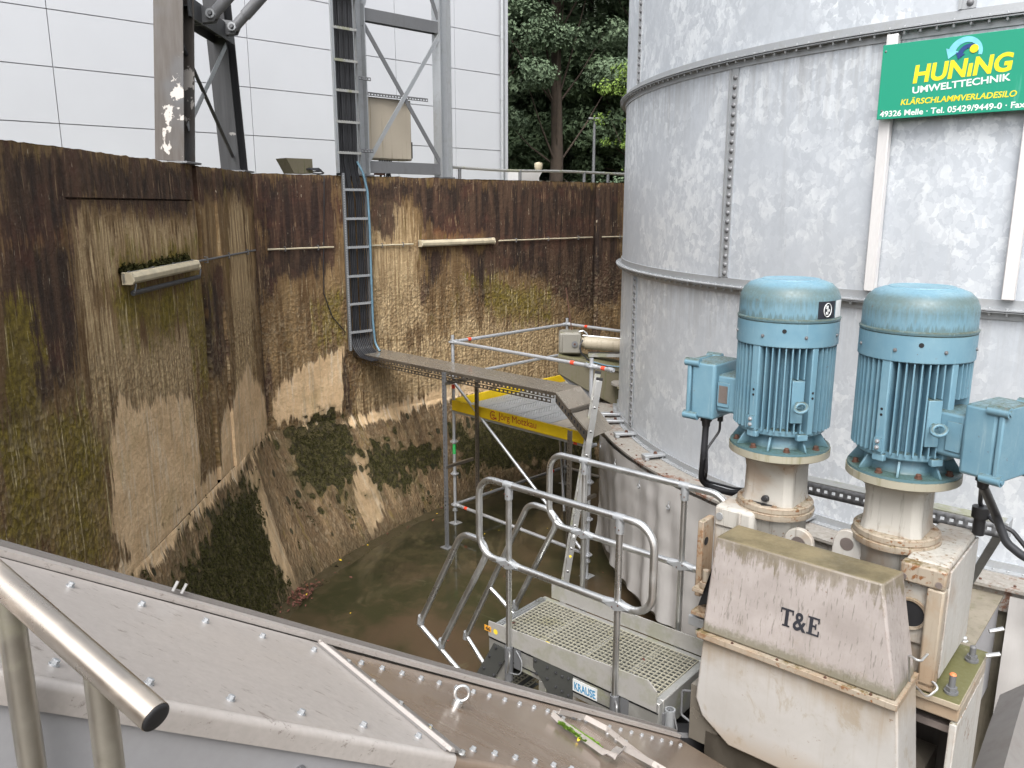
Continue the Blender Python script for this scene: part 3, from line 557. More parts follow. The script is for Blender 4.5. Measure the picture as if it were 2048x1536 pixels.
mb = MB(); pts = [(p[0] - wnorm(s)[0] * .1, p[1] - wnorm(s)[1] * .1) for s in np.arange(-2.5, 24.8, .3) for p in [footp(s)]]
k = len(pts); mb.add([(x, y, ZF) for x, y in pts] + [(9, 9, ZF)], [(i, k, i + 1) for i in range(k - 1)])
mb.quad((-2.9, -1.6, ZF), (9, 9, ZF), (40, 17, ZF), (40, -30, ZF)).quad((-60, -30, ZF), (-60, -1.6, ZF), (-2.9, -1.6, ZF), (40, -30, ZF)).add([(9, 9, ZF), (9, 17.2, ZF), (40, 17, ZF)], [(0, 1, 2)])
mb.build('pit_floor', M['floor'], smooth=0, kind='structure')
# silt and fallen leaves gathered along the foot of the slope
n = NT('dark_silt'); a = n.noise(n.obj, 7, 6, .7); n.out(n.mix(a, (.02, .022, .01), (.075, .055, .03)), n.rng(a, .3, .7, .2, .6)); n.bump(a, .6, .02); M['silt'] = n.m
mb = MB(); vs = []
for s in np.arange(3, 17, .1):
    p = footp(s); w = wnorm(s)
    for j, (o_, h) in enumerate(((-.06, .03), (.06, .022), (.2 + .14 * mn.noise(V((s * 1.3, 2, 2))), -.004))): vs.append((p[0] + w[0] * o_, p[1] + w[1] * o_, ZF + h + .012 * mn.noise(V((s * 6, j * 3, 1)))))
mb.add(vs, [(i * 3 + j, i * 3 + 3 + j, i * 3 + 4 + j, i * 3 + 1 + j) for i in range(len(vs) // 3 - 1) for j in range(2)]).build('silt_band', M['silt'], smooth=80, label='dark silt lying along the foot of the sloped footing', cat='silt', kind='stuff')
def leaf(mb, p, r, a, tilt=.15):
    x = V((math.cos(a), math.sin(a), rnd.uniform(-tilt, tilt))); y = V((-math.sin(a), math.cos(a), rnd.uniform(-tilt, tilt)))
    P = [(-1, 0), (-.45, .5), (.3, .55), (1, 0), (.3, -.5), (-.45, -.55)]
    mb.add([V(p) + x * u * r + y * w_ * r + V((0, 0, .15 * r * abs(w_))) for u, w_ in P], [tuple(range(6))])
mb = MB(); my = MB()
for _ in range(170):
    s = rnd.gauss(9.0, .24); p = footp(s); w = wnorm(s); o_ = rnd.uniform(-.02, .22); leaf(mb if rnd.random() < .985 else my, (p[0] + w[0] * o_, p[1] + w[1] * o_, ZF + rnd.uniform(.03, .07)), rnd.uniform(.010, .026), rnd.random() * 6.28, .5)
for _ in range(70):
    s = rnd.uniform(5, 16); p = footp(s); w = wnorm(s); o_ = abs(rnd.gauss(0, .25)); leaf(mb if rnd.random() < .85 else my, (p[0] + w[0] * o_, p[1] + w[1] * o_, ZF + .035), rnd.uniform(.012, .026), rnd.random() * 6.28, .4)
for _ in range(22): leaf(my if rnd.random() < .7 else mb, (rnd.uniform(-2.2, 1.8), rnd.uniform(6.5, 12.2), ZF + .008), rnd.uniform(.009, .02), rnd.random() * 6.28)
mb.build('brown_leaf_litter', M['leaf_brown'], smooth=0, label='reddish brown leaves strewn at the foot of the slope', cat='leaves', kind='stuff')
my.build('yellow_leaf_litter', M['leaf_yellow'], smooth=0, label='small yellow leaves strewn over the wet pit floor', cat='leaves', kind='stuff')

# ================================================================ UPPER GROUND, HILL, TREES
n = NT('rough_grass_ground'); a = n.noise(n.obj, 1.5, 6); n.out(n.mix(a, (.03, .045, .015), (.09, .085, .05)), .9); M['ground'] = n.m
mb = MB(); inner = [(p[0] - w[0] * .42, p[1] - w[1] * .42) for s in np.arange(-2.5, 24.8, 1.0) for p, w in [(wallp(s), wnorm(s))]]
outer = []
for i in range(len(inner)):
    a = R(188 - 172 * i / (len(inner) - 1)); outer.append((8 + 180 * math.cos(a), 6 + 180 * math.sin(a)))
k = len(inner); mb.add([(x, y, .18) for x, y in inner] + [(x, y, .1) for x, y in outer], [(i, i + 1, k + i + 1, k + i) for i in range(k - 1)]).build('ground', M['ground'], smooth=0, kind='structure')
n = NT('wooded_slope'); a = n.noise(n.obj, .8, 6, .7); b = n.noise(n.obj, 4, 4, .7); n.out(n.mix(n.math('MULTIPLY', a, b), (.014, .022, .012), (.075, .105, .05)), .9); n.bump(b, 1, .4); M['hill'] = n.m
vs = []; NX, NY = 60, 24
for j in range(NY):
    for i in range(NX): x = -60 + 130 * i / (NX - 1); y = 40 + 40 * j / (NY - 1); vs.append((x, y, -.5 + 26 * (j / (NY - 1)) ** .8 + 1.2 * mn.noise(V((x * .2, y * .2, 0)))))
MB().add(vs, [(j * NX + i, j * NX + i + 1, (j + 1) * NX + i + 1, (j + 1) * NX + i) for j in range(NY - 1) for i in range(NX - 1)]).build('hill', M['hill'], smooth=80, kind='structure')

def crown_mesh(clusters, per, lr, seed):
    """leaf faces scattered through lumpy clusters (centre, radii)"""
    g = random.Random(seed); vs = []; fs = []; rv = []
    for c, r_ in clusters:
        c = V(c)
        for _ in range(int(per * (r_[0] * r_[1] * r_[2]) ** .5)):
            d = V((g.gauss(0, 1), g.gauss(0, 1), g.gauss(0, 1))).normalized() * (g.random() ** .38); p = c + V((d.x * r_[0], d.y * r_[1], d.z * r_[2]))
            if mn.noise(p * .9 + V((seed, 0, 0))) + .6 * mn.noise(p * 2.4) < -.12: continue
            nrm = (d + V((g.gauss(0, .5), g.gauss(0, .5), g.gauss(.5, .5)))).normalized(); x = nrm.orthogonal().normalized(); y = nrm.cross(x); a = g.random() * 6.28
            x, y = x * math.cos(a) + y * math.sin(a), y * math.cos(a) - x * math.sin(a); s = lr * g.uniform(.6, 1.3); k = len(vs)
            vs += [p - x * s, p - y * s * .55 + nrm * s * .12, p + x * s - nrm * s * .2, p + y * s * .55 + nrm * s * .12]; fs.append((k, k + 1, k + 2, k + 3)); rv += [g.random()] * 4
    return vs, fs, rv
def tree(name, label, pos, h, tr, mat, clusters, per=900, lr=.12, seed=1, group=None, lean=0, cat='tree'):
    t = thing(name, label, cat, pos, 0, group); T = Matrix.Translation(V(pos)); mb = MB(T)
    g = random.Random(seed); pts = [V((lean * f + .08 * g.uniform(-1, 1) * (f > 0), .08 * g.uniform(-1, 1), h * f)) for f in (0, .12, .3, .5, .7, .85)]
    mb.tube(pts, [tr * 1.35, tr, tr * .85, tr * .66, tr * .42, tr * .16], 12)
    for c, r_ in clusters:
        q = pts[min(5, max(1, int(c[2] / h * 5)))] * .8; mid = (q + V(c)) / 2 + V((0, 0, -.15)); mb.tube([q, mid, V(c)], [tr * .2, tr * .13, tr * .04], 7)
    mb.build('trunk', M['bark'], t, smooth=60)
    vs, fs, rv = crown_mesh(clusters, per, lr, seed); o = MB(T).add(vs, fs).build('crown', mat, t, smooth=0)
    o.data.attributes.new('leafrand', 'FLOAT', 'POINT').data.foreach_set('value', np.array(rv, np.float32)); return t
def clus(seed, n, h0, h1, rad, sz):
    g = random.Random(seed); o = []
    for i in range(n):
        a = g.random() * 6.28; r_ = rad * g.random() ** .5; z = g.uniform(h0, h1); k = g.uniform(.7, 1.3) * sz; o.append(((r_ * math.cos(a), r_ * math.sin(a), z), (k, k, k * g.uniform(.4, .65))))
    return o
TR = 'trees of the wood behind the pit'
tree('broadleaf_tree', 'tall woodland tree with bare reddish trunk between the white hall and the silo', (1.65, 32, 0), 15, .23, M['leaf_mid'], [((0, -1.0, 5.9), (1.0, .6, .5)), ((.2, -1.1, 7.6), (1.1, .6, .6)), ((-.1, -1.0, 9.4), (1.2, .6, .7)), ((-1.3, -.8, 6.4), (1.5, 1.3, .8)), ((-1.2, -1.2, 4.6), (1.3, 1, .6)), ((-.9, -.6, 8.6), (1.6, 1.3, .9)), ((1.3, -.6, 8.4), (1.4, 1.2, .7)), ((.3, .2, 10.5), (2, 2, 1.2)), ((-2.4, .3, 7.2), (1.3, 1.3, .8)), ((1.8, .5, 6.3), (1.1, 1.2, .6)), ((2.2, .2, 4.8), (1.3, 1.2, .6)), ((-1.9, .5, 3.2), (1.0, 1, .5))] + clus(5, 8, 9, 14, 2.6, 1.6), 2100, .085, 11, TR)
for i, (x, y, h, sd, mk, lb) in enumerate([
    (-1.2, 37, 17, 21, 'leaf_dark', 'dark broadleaf tree rising beside the corner of the white hall'),
    (3.4, 38, 16, 22, 'leaf_dark', 'dark broadleaf tree behind the reddish trunk, nearer the silo'),
    (5.8, 35, 15, 23, 'leaf_dark', 'dark broadleaf tree partly hidden by the edge of the silo'),
    (1.0, 43, 20, 24, 'leaf_dark', 'tallest dark tree at the back of the wood, behind the reddish trunk'),
    (-6, 42, 19, 25, 'leaf_dark', None), (9.5, 38, 17, 26, 'leaf_dark', None), (14, 36, 16, 27, 'leaf_dark', None)]):
    tree('broadleaf_tree', lb or 'dark woodland tree hidden behind the hall or the silo', (x, y, 0), h, .22, M[mk], clus(sd, 26, 1.6 if i < 4 else 3, h, 3.0, 1.9), 1500, .115, sd, TR)
tree('young_tree', 'young light green tree leaning out from behind the silo above the pit rail', (3.55, 24, 0), 4.6, .07, M['leaf_light'],
     [((-.55, 0, 3.25), (.75, .6, .28)), ((-.1, .2, 3.75), (.7, .6, .3)), ((-.75, .1, 2.4), (.6, .5, .2)), ((-.2, -.2, 2.75), (.6, .5, .22)), ((-.35, 0, 1.75), (.75, .5, .2)), ((.4, 0, 3), (.8, .7, .5)), ((.4, 0, 2), (.8, .7, .5)), ((-.15, .1, 1.2), (.6, .5, .25)), ((.6, .2, 4.3), (.7, .6, .4))], 1100, .052, 31, 'trees of the wood behind the pit')
for i, (x, y, lb) in enumerate([(1.35, 20.5, 'low leafy bush behind the pit rail, below the reddish trunk'), (2.35, 21, 'low leafy bush behind the pit rail, closest to the silo edge')]):
    tree('bush', lb, (x, y, 0), .75, .03, M['leaf_mid' if i else 'leaf_light'], [((0, 0, .45), (.4, .35, .25)), ((.25, .1, .62), (.35, .3, .22)), ((-.3, .05, .5), (.3, .3, .2))], 700, .045, 40 + i, 'bushes behind the pit rail', cat='bush')

# ================================================================ WHITE METAL HALL
FD = V((.7265, .687, 0)).normalized(); BO = at(1015, 227, 24); BO.z = 0; BF = frame(BO, FD)
hall = thing('metal_hall', 'white metal clad hall with thin grey panel joints behind the pit', 'building', BO)
mb = MB(BF); bk = MB(BF)
xs = [-27.2, -23.3, -19.4, -15.5, -11.6, -7.7, -3.8, -1.9, -.12]; zsn = [-.5, .5] + [1.51 + 1.01 * k for k in range(9)]
for i in range(len(xs) - 1):
    for j in range(len(zsn) - 1): mb.box(xs[i] + .009, xs[i + 1] - .007, 0, .06, zsn[j] + .009, zsn[j + 1] - .009)
for j in range(len(zsn) - 1): mb.box(-.06, 0, .1, 12, zsn[j] + .012, zsn[j + 1] - .012)
mb.build('wall_cladding', M['cladding'], hall, smooth=0)
bk.box(-27.2, -.03, .045, 12, -.5, 9.5).build('joint_backing', M['joint'], hall, smooth=0)
MB(BF).box(-.11, .01, -.012, .09, -.5, 9.6).build('corner_trim', M['cladding'], hall, bevel=.008)
dp = MB(BF).tube([(-.28, -.09, -.4), (-.28, -.09, 9.6)], .055, 16).build('downpipe', M['galv'], hall)
for zz in (1.25, 2.85, 4.45): MB(BF).lathe([(.058, zz), (.066, zz), (.066, zz + .05), (.058, zz + .05)], 20, c=(-.28, -.09)).build('pipe_bracket', M['galv'], dp)
MB(BF).box(-27.4, .15, -.2, 12.2, 9.62, 9.85).build('roof_edge', M['galv'], hall)

# ================================================================ ON THE PIT WALL: lamps, conduits, frames, rail
def wall_lamp(s0, s1, z, label, guard):
    c = W3((s0 + s1) / 2, z); x = W3(s1, z) - W3(s0, z); nrm = wnorm((s0 + s1) / 2); Fm = frame(c, x); ln = x.length
    if Fm.col[1].xyz.dot(V((nrm[0], nrm[1], 0))) < 0: Fm = Fm @ Matrix.Rotation(math.pi, 4, 'Z')
    t = thing('wall_lamp', label, 'lamp', c, 0, 'lamps on the pit wall'); h = ln / 2
    MB(Fm).box(-h, h, .012, .05, -.05, .05).build('housing', M['alu_dull'], t, bevel=.008)
    pr = [(.05, -.046), (.085, -.052), (.11, -.03), (.115, .012), (.09, .046), (.05, .05)]
    mb = MB(Fm); mb.prism(pr, 0, -h + .02, h - .02).build('diffuser', M['lampshade'], t, bevel=.006)
    for xx in (-h * .92, -h * .3, h * .3, h * .92): MB(Fm).box(xx - .012, xx + .012, .045, .062, .045, .062).build('clip', M['galv_dark'], t)
    for e in (-1, 1): MB(Fm).prism([(.012, -.055), (.1, -.055), (.122, -.02), (.1, .05), (.012, .055)], 0, e * h, e * (h - .025)).build('end_cap', M['lampshade'], t, bevel=.004)
    if guard:
        MB(Fm).tube([(-h - .02, .075, -.13), (h - .06, .075, -.13)], .024, 10).build('guard_tube', M['darkpaint'], t)
        for e in (-h - .02, h - .06): MB(Fm).tube(rounded([(e, .0, .01), (e - .04, .06, .02), (e - .05, .085, -.06), (e, .085, -.13)], .03, 4), .008, 8).build('guard_hook', M['galv_dark'], t)
    return t
wall_lamp(5.99, 7.67, -.615, 'pale tube lamp with moss above it on the left stretch of the pit wall', True)
wall_lamp(12.83, 14.36, -.585, 'pale tube lamp beside the cable ladder on the far stretch of the pit wall', False)
def conduit(s0, s1, label, m, n=3):
    t = thing('conduit', label, 'conduit', W3((s0 + s1) / 2, -.59), 0, 'conduits along the pit wall')
    MB().tube([W3(s0 + (s1 - s0) * i / 8, -.59 + .0015 * math.sin(i * 2), .03) for i in range(9)], .0125, 8).build('pipe', M[m], t)
    for i in range(n): s = s0 + (s1 - s0) * (i + .5) / n; MB().tube([W3(s, -.62, .012), W3(s, -.62, .05), W3(s, -.56, .05), W3(s, -.56, .012)], .007, 6).build('clip', M['galv_dark'], t)
conduit(7.7, 10.05, 'dark thin conduit running from the mossy lamp to the corner of the wall', 'galv_dark', 3)
conduit(10.3, 11.32, 'thin pale conduit between the wall corner and the cable ladder', 'lampshade', 2)
conduit(11.95, 12.72, 'thin pale conduit between the cable ladder and the far lamp', 'lampshade', 2)
conduit(14.5, 16.86, 'thin pale conduit right of the far lamp', 'lampshade', 3)
conduit(17.1, 19.5, 'thin pale conduit past the joint, running behind the silo', 'lampshade', 3)
# loose thin cable hanging left of the ladder
o = MB().tube([W3(11.15, .43, -.05), W3(11.22, .40, .03), W3(11.2, 0, .025), W3(11.15, -.8, .02), W3(11.13, -1.25, .02), W3(11.25, -1.6, .02), W3(11.45, -1.85, .04)], .0075, 7).build('hanging_cable', M['black_cable'])
tag(o, 'thin black cable hanging down the wall left of the cable ladder', 'cable')
# coil at the ladder head
mb = MB()
for k in range(3): mb.torus(W3(11.15, .47 + .02 * k, -.12 - .02 * k), (rnd.uniform(-.2, .2), rnd.uniform(-.2, .2), 1), .13 - .02 * k, .011, 24, 6)
tag(mb.build('cable_coil', M['black_cable']), 'small coil of cable lying on the wall top beside the cable ladder', 'cable')

# cable ladder, up the wall and on above it
LX = (V((*WP[2], 0)) - V((*WP[1], 0))).normalized(); lad0 = W3(11.665, 0, .10); LDF = frame(lad0, LX)    # x along the wall, y into the wall
t = thing('cable_ladder', 'tall ladder tray full of black cables climbing the far pit wall', 'cable ladder', W3(11.68, -2.1, .1))
HW = .19
def lean(z): return 0
for e in (-1, 1):
    for (za, zb, dx) in ((-2.12, .45, .0), (.45, 4.6, -.075)):
        fr = LDF @ Matrix.Translation((e * HW + dx, 0, 0)); b = MB(fr)
        b.box(-.006, .006, -.03, .03, za, zb); b.box(-.006 if e > 0 else -.02, .02 if e < 0 else .006, -.03, -.026, za, zb); b.build('side_rail', M['galv_dark'] if zb < 1 else M['galv'], t)
        if e < 0:
            MB(fr).perf((-.02, -.034, za), (0, 0, 1), (1, 0, 0), zb - za, .026, int((zb - za) / .035), 1, .4, .5).build('perforated_flange', M['galv'], t, smooth=0)
for z in [2.8 + .42 * k for k in range(-0, 4)] + [2.39, 1.97, 1.57, 1.15, .73, .22, -.19, -.60, -1.02, -1.43, -1.85]:
    mb = MB(LDF @ Matrix.Translation((-.075 if z > .45 else 0, 0, 0))); q_ = [(-HW, z - .017)] + [(-HW + .02 + k * .0194, z + .017 - (.007 if k % 2 else 0)) for k in range(0)] 
    up_e = []; k = 0; x = -HW
    while x < HW - .001: up_e += [(x, z + (.012 if k % 2 else .020)), (min(HW, x + .02), z + (.012 if k % 2 else .020))]; x += .02; k += 1
    mb.prism([(-HW, z - .016), (HW, z - .016)] + up_e[::-1], 1, -.036, -.01); mb.build('rung', M['galv'] if z < .4 else M['alu_dull'], t, fixn=True, smooth=0)
for z in (1.75, .75):
    MB(LDF).perf((HW - .075, .05, z), (1, 0, 0), (0, 0, 1), .26, .05, 5, 1, .55, .4).build('wall_bracket', M['galv_dark'], t, solid=.004)
for k in range(11):
    x = -HW + .035 + k * .031; j = rnd.uniform(-.006, .006); r_ = rnd.choice([.011, .013, .016])
    end = LDF @ V((x, -.42 - .02 * k, -2.19)); pts = [LDF @ V((x * .85 + j - .075, .03 + .008 * (k % 3), z)) for z in (4.6, 2.5, 1.2, .6)] + [LDF @ V((x + j * 1.5, .028 + .006 * (k % 2), z)) for z in (.1, -.6, -1.2, -1.75)]
    pts += [LDF @ V((x, .02, -1.95)), LDF @ V((x + .01, -.05, -2.1)), LDF @ V((x + .015, -.2, -2.2)), LDF @ V((x + .02, -.5, -2.215))]
    tag(MB().tube(rounded(pts, .12, 4), r_, 8).build('power_cable', M['black_cable']), 'black cable in the bundle strapped inside the cable ladder', 'cable', 'black cables in the cable ladder')
mb = MB(LDF); mb.box(-.255, .105, .045, .06, .42, 4.6)
tag(mb.build('cable_guard', M['darkpaint'], bevel=.004), 'dark backing sheet behind the cables of the upper cable ladder', 'sheet')
pts = [LDF @ V(p) for p in ((.06, .0, .62), (.13, -.035, .46), (.19, -.045, .2), (.205, -.045, -.3), (.2, -.045, -1.0), (.2, -.045, -1.7), (.215, -.06, -2.05), (.23, -.16, -2.16))]
tag(MB().tube(rounded(pts, .2, 5), .017, 10).build('hose', M['hose']), 'light blue hose tied along the right side of the cable ladder', 'hose')

# leaning two-legged steel frame on the wall
def hbeam(mb, a, b, wx, w, d, tf=.016, tw=.012):
    """H section from a to b: flanges lie across direction wx"""
    a, b = V(a), V(b); z = (b - a).normalized(); x = (V(wx) - z * z.dot(V(wx))).normalized(); y = z.cross(x); h = (b - a).length
    Mx = Matrix((x, y, z)).transposed().to_4x4(); Mx.translation = a; old = mb.M; mb.M = Mx
    mb.box(-w / 2, w / 2, -d / 2, -d / 2 + tf, 0, h); mb.box(-w / 2, w / 2, d / 2 - tf, d / 2, 0, h); mb.box(-tw / 2, tw / 2, -d / 2 + tf, d / 2 - tf, 0, h); mb.M = old; return mb
t = thing('steel_frame', 'heavy two legged steel frame with peeling paint standing on the left pit wall', 'steel frame', (-3.6, 9.8, .42))
c1a, c1b = V((-3.55, 8.86, .44)), V((-3.40, 9.22, 4.2)); c2a, c2b = V((-3.66, 11.06, .44)), V((-3.76, 10.95, 4.2))
c1 = hbeam(MB(), c1a, c1b, (1, 0, 0), .30, .30).build('column', M['peeling'], t, label='brown steel column with white peeling patches')
c2 = hbeam(MB(), c2a, c2b, (1, -.12, 0), .26, .24).build('column', M['darkpaint'], t, label='dark grey steel column')
for c, p in ((c1, c1a), (c2, c2a)): MB().box(p.x - .2, p.x + .2, p.y - .2, p.y + .2, .425, .447).build('base_plate', M['galv_dark'], c, bevel=.004)
k1 = c1a + (c1b - c1a) * .42; k2 = c2a + (c2b - c2a) * .45
hbeam(MB(), (k1.x + .03, k1.y, 2.02), (k2.x + .05, k2.y, 2.10), (0, 0, 1), .2, .24).build('cross_beam', M['darkpaint'], t)
for (pp, q, ww) in (((-3.28, 9.55, 2.04), (-2.95, 9.55, 2.36), .05), ((-3.40, 10.62, 2.12), (-2.72, 10.62, 2.78), .055)):
    pp, q = V(pp), V(q); d = (q - pp).normalized()
    lug = MB()
    for e in (-.05, .05):
        lug.add([(pp.x - .22, pp.y + e, pp.z - .1), (pp.x + .02, pp.y + e, pp.z - .075), (pp.x + .06, pp.y + e, pp.z), (pp.x, pp.y + e, pp.z + .07), (pp.x - .22, pp.y + e, pp.z + .1)] + [(pp.x - .22, pp.y + e + .02, pp.z - .1), (pp.x + .02, pp.y + e + .02, pp.z - .075), (pp.x + .06, pp.y + e + .02, pp.z), (pp.x, pp.y + e + .02, pp.z + .07), (pp.x - .22, pp.y + e + .02, pp.z + .1)],
                [(0, 1, 2, 3, 4), (9, 8, 7, 6, 5)] + [((i + 1) % 5, i, i + 5, (i + 1) % 5 + 5) for i in range(5)])
    lg = lug.build('lug', M['galv_dark'], t, smooth=0, fixn=True)
    MB().cyl(pp + V((0, -.11, 0)), pp + V((0, .11, 0)), .02, 14).build('pin', M['galv_dark'], lg)
    MB(Matrix.Translation(pp + V((0, -.075, 0))) @ Matrix.Rotation(R(90), 4, 'X')).lathe([(.03, 0), (.05, 0), (.05, .014), (.03, .014)], 20).build('washer', M['galv'], lg)
    MB().tube([pp, pp + d * .2, pp + d * .2, pp + d * 2.2], [.06, .06, ww * 1.25, ww * 1.25], 14).build('strut', M['galv_dark'], t)
MB().tube([(-3.42, 8.98, 1.62), (-3.62, 10.9, .62)], .022, 8).build('brace', M['darkpaint'], t)
hb = MB(); a, b = V((-3.60, 10.88, 1.97)), V((-3.44, 8.98, .80)); d = (b - a).normalized(); sd = d.cross(V((1, 0, 0))).normalized() * .035
hb.hexa([a - sd, a + sd, a + sd + V((.008, 0, 0)), a - sd + V((.008, 0, 0)), b - sd, b + sd, b + sd + V((.008, 0, 0)), b - sd + V((.008, 0, 0))]).build('brace', M['galv'], t, smooth=0, label='pale flat bar brace', fixn=True)

# lattice tower beside the cable ladder
TA, TB = V((-2.22, 12.41, .43)), V((-1.10, 13.48, .43)); TD = (TB - TA).normalized(); TF = frame(TA, TD); TL_ = (TB - TA).length
t = thing('lattice_tower', 'grey braced steel tower on the pit wall beside the cable ladder', 'steel frame', (TA + TB) / 2)
for p in (0, TL_):
    c = hbeam(MB(), TF @ V((p, 0, 0)), TF @ V((p, 0, 4.4)), TF.to_3x3() @ V((0, 1, 0)), .2, .22 if p else .16).build('column', M['galv'], t)
    MB(TF).box(p - .13, p + .13, -.13, .13, -.008, .014).build('base_plate', M['galv_dark'], c)
for z, m in ((2.24, 'galv_dark'), (.13, 'galv_dark'), (4.3, 'galv_dark')): hbeam(MB(), TF @ V((.08, 0, z)), TF @ V((TL_ - .09, 0, z)), (0, 0, 1), .17, .12).build('cross_beam', M[m], t)
def flat(mb, Fm, a, b, w, d0, d1):
    a, b = V((a[0], 0, a[1])), V((b[0], 0, b[1])); d = (b - a).normalized(); s = V((-d.z, 0, d.x)) * w / 2
    old = mb.M; mb.M = Fm; mb.hexa([a - s + V((0, d0, 0)), a + s + V((0, d0, 0)), b + s + V((0, d0, 0)), b - s + V((0, d0, 0)), a - s + V((0, d1, 0)), a + s + V((0, d1, 0)), b + s + V((0, d1, 0)), b - s + V((0, d1, 0))]); mb.M = old; return mb
for a, b, y, m in (((.08, 2.1), (TL_ - .1, .22), -.06, 'galv_dark'), ((.08, .22), (TL_ - .1, 2.12), -.075, 'galv'), ((.6, 4.2), (TL_ - .1, 2.36), -.06, 'galv_dark'), ((.08, 2.36), (.6, 4.2), -.075, 'galv')):
    flat(MB(), TF, a, b, .065, y, y + .012).build('brace', M[m], t, smooth=0, fixn=True)
# control cabinet hung on the tower
CF = TF @ Matrix.Translation((.02, .28, 0)); t = thing('control_cabinet', 'beige weathered cabinet hung behind the braces of the lattice tower', 'cabinet', CF @ V((.55, 0, .33)))
MB(CF).box(-.1, 1.1, -.02, .22, .26, 1.17).build('housing', M['cabinet'], t, bevel=.015)
MB(CF).box(.1, 1.08, -.032, -.021, .28, 1.15).build('door', M['cabinet'], t, bevel=.004)
MB(CF).perf((-.02, -.1, 1.17), (1, 0, 0), (0, 0, 1), 1.4, .045, 26, 1, .6, .5).build('mounting_rail', M['galv_dark'], t, solid=.006)
MB(CF).box(-.02, 1.38, -.1, .0, 1.215, 1.222).build('mounting_rail', M['galv_dark'], t)
MB(CF).box(1.11, 1.13, .0, .05, .3, .55).build('cable_duct', M['darkpaint'], t)
for k in range(16):
    x = .08 + (k % 8) * .032 + (.44 if k > 7 else 0); d = rnd.uniform(.1, .2)
    tag(MB(CF).tube(rounded([(x, .05, .27), (x, .04, .12), (x + rnd.uniform(-.05, .05), .05, d - .06), (x + .03, .1, -.1)], .04, 3), .011, 6).build('cabinet_cable', M['black_cable']), 'short black cable hanging out of the underside of the beige cabinet', 'cable', 'cables under the cabinet')
MB(CF).box(.42, .58, .0, .06, .03, .09).build('junction_box', M['rust'], t)

# low pipe rail and hoods on the wall top
t = thing('pipe_rail', 'low grey pipe rail along the top of the far pit wall', 'railing', W3(15.5, .42, -.2))
MB().tube([W3(s, .60 + (.012 * math.sin(s * 2)), -.2) for s in np.arange(13.55, 19.0, .3)], .024, 10).build('rail', M['alu_dull'], t)
for s in (13.85, 15.2, 16.85, 17.35): MB().tube([W3(s, .415, -.2), W3(s, .6, -.2)], .03, 10).build('post', M['galv_dark'], t)
def hood(s0, s1, off, z0, h, left, label, mat, cat='hood'):
    a, b = W3(s0, z0, off), W3(s1, z0, off); Fm = frame(a, b - a); w = (b - a).length
    t = thing('sheet_hood', label, cat, a, 0)
    k = .11
    pr = [(0, h), (w, h), (w, 0), (k, 0)] if left else [(0, h), (w, h), (w - k, 0), (0, 0)]
    mb = MB(Fm); mb.prism(pr, 1, 0, .012); mb.prism(pr, 1, .3, .312); mb.build('side_plate', M[mat], t, smooth=0, fixn=True)
    mb = MB(Fm); mb.box(w - .012 if left else 0, w if left else .012, .0125, .2995, 0, h)
    mb.hexa([(k if left else w - k, .0125, 0), ((k if left else w - k) + .012, .0125, 0), ((k if left else w - k) + .012, .2995, 0), (k if left else w - k, .2995, 0), (0 if left else w, .0125, h), ((0 if left else w) + .012, .0125, h), ((0 if left else w) + .012, .2995, h), (0 if left else w, .2995, h)])
    mb.build('end_plate', M[mat], t, smooth=0, fixn=True); return t
hood(10.72, 11.12, -.1, .44, .2, True, 'small mossy open hood with slanted side on the wall top left of the ladder', 'mossy_beam')
hood(15.3, 15.85, -.32, .43, .155, False, 'pale grey trough with slanted end under the pipe rail', 'white_bar', 'trough')
p = at(1077, 340, 15.6); t = thing('globe_lamp', 'small cream lamp head on a thin stalk above the pipe rail', 'lamp', V((p.x, p.y, .3)))
MB().tube([(p.x, p.y, .2), (p.x, p.y, p.z)], .012, 8).build('stalk', M['white_bar'], t)
MB().lathe([(.01, p.z - .01), (.06, p.z), (.075, p.z + .04), (.078, p.z + .1), (.07, p.z + .125), (.02, p.z + .14), (0, p.z + .145)], 20, c=(p.x, p.y)).build('lamp_head', M['lampshade'], t)
p = at(1189, 240, 27); t = thing('street_lamp', 'slim grey street lamp among the leaves beside the silo', 'street lamp', V((p.x, p.y, 0)))
MB().tube([(p.x, p.y, 0), (p.x, p.y, p.z)], [.06, .04], 10).build('pole', M['galv_dark'], t); MB().box(p.x - .2, p.x + .18, p.y - .12, p.y + .12, p.z, p.z + .07).build('lamp_head', M['galv_dark'], t, bevel=.02)

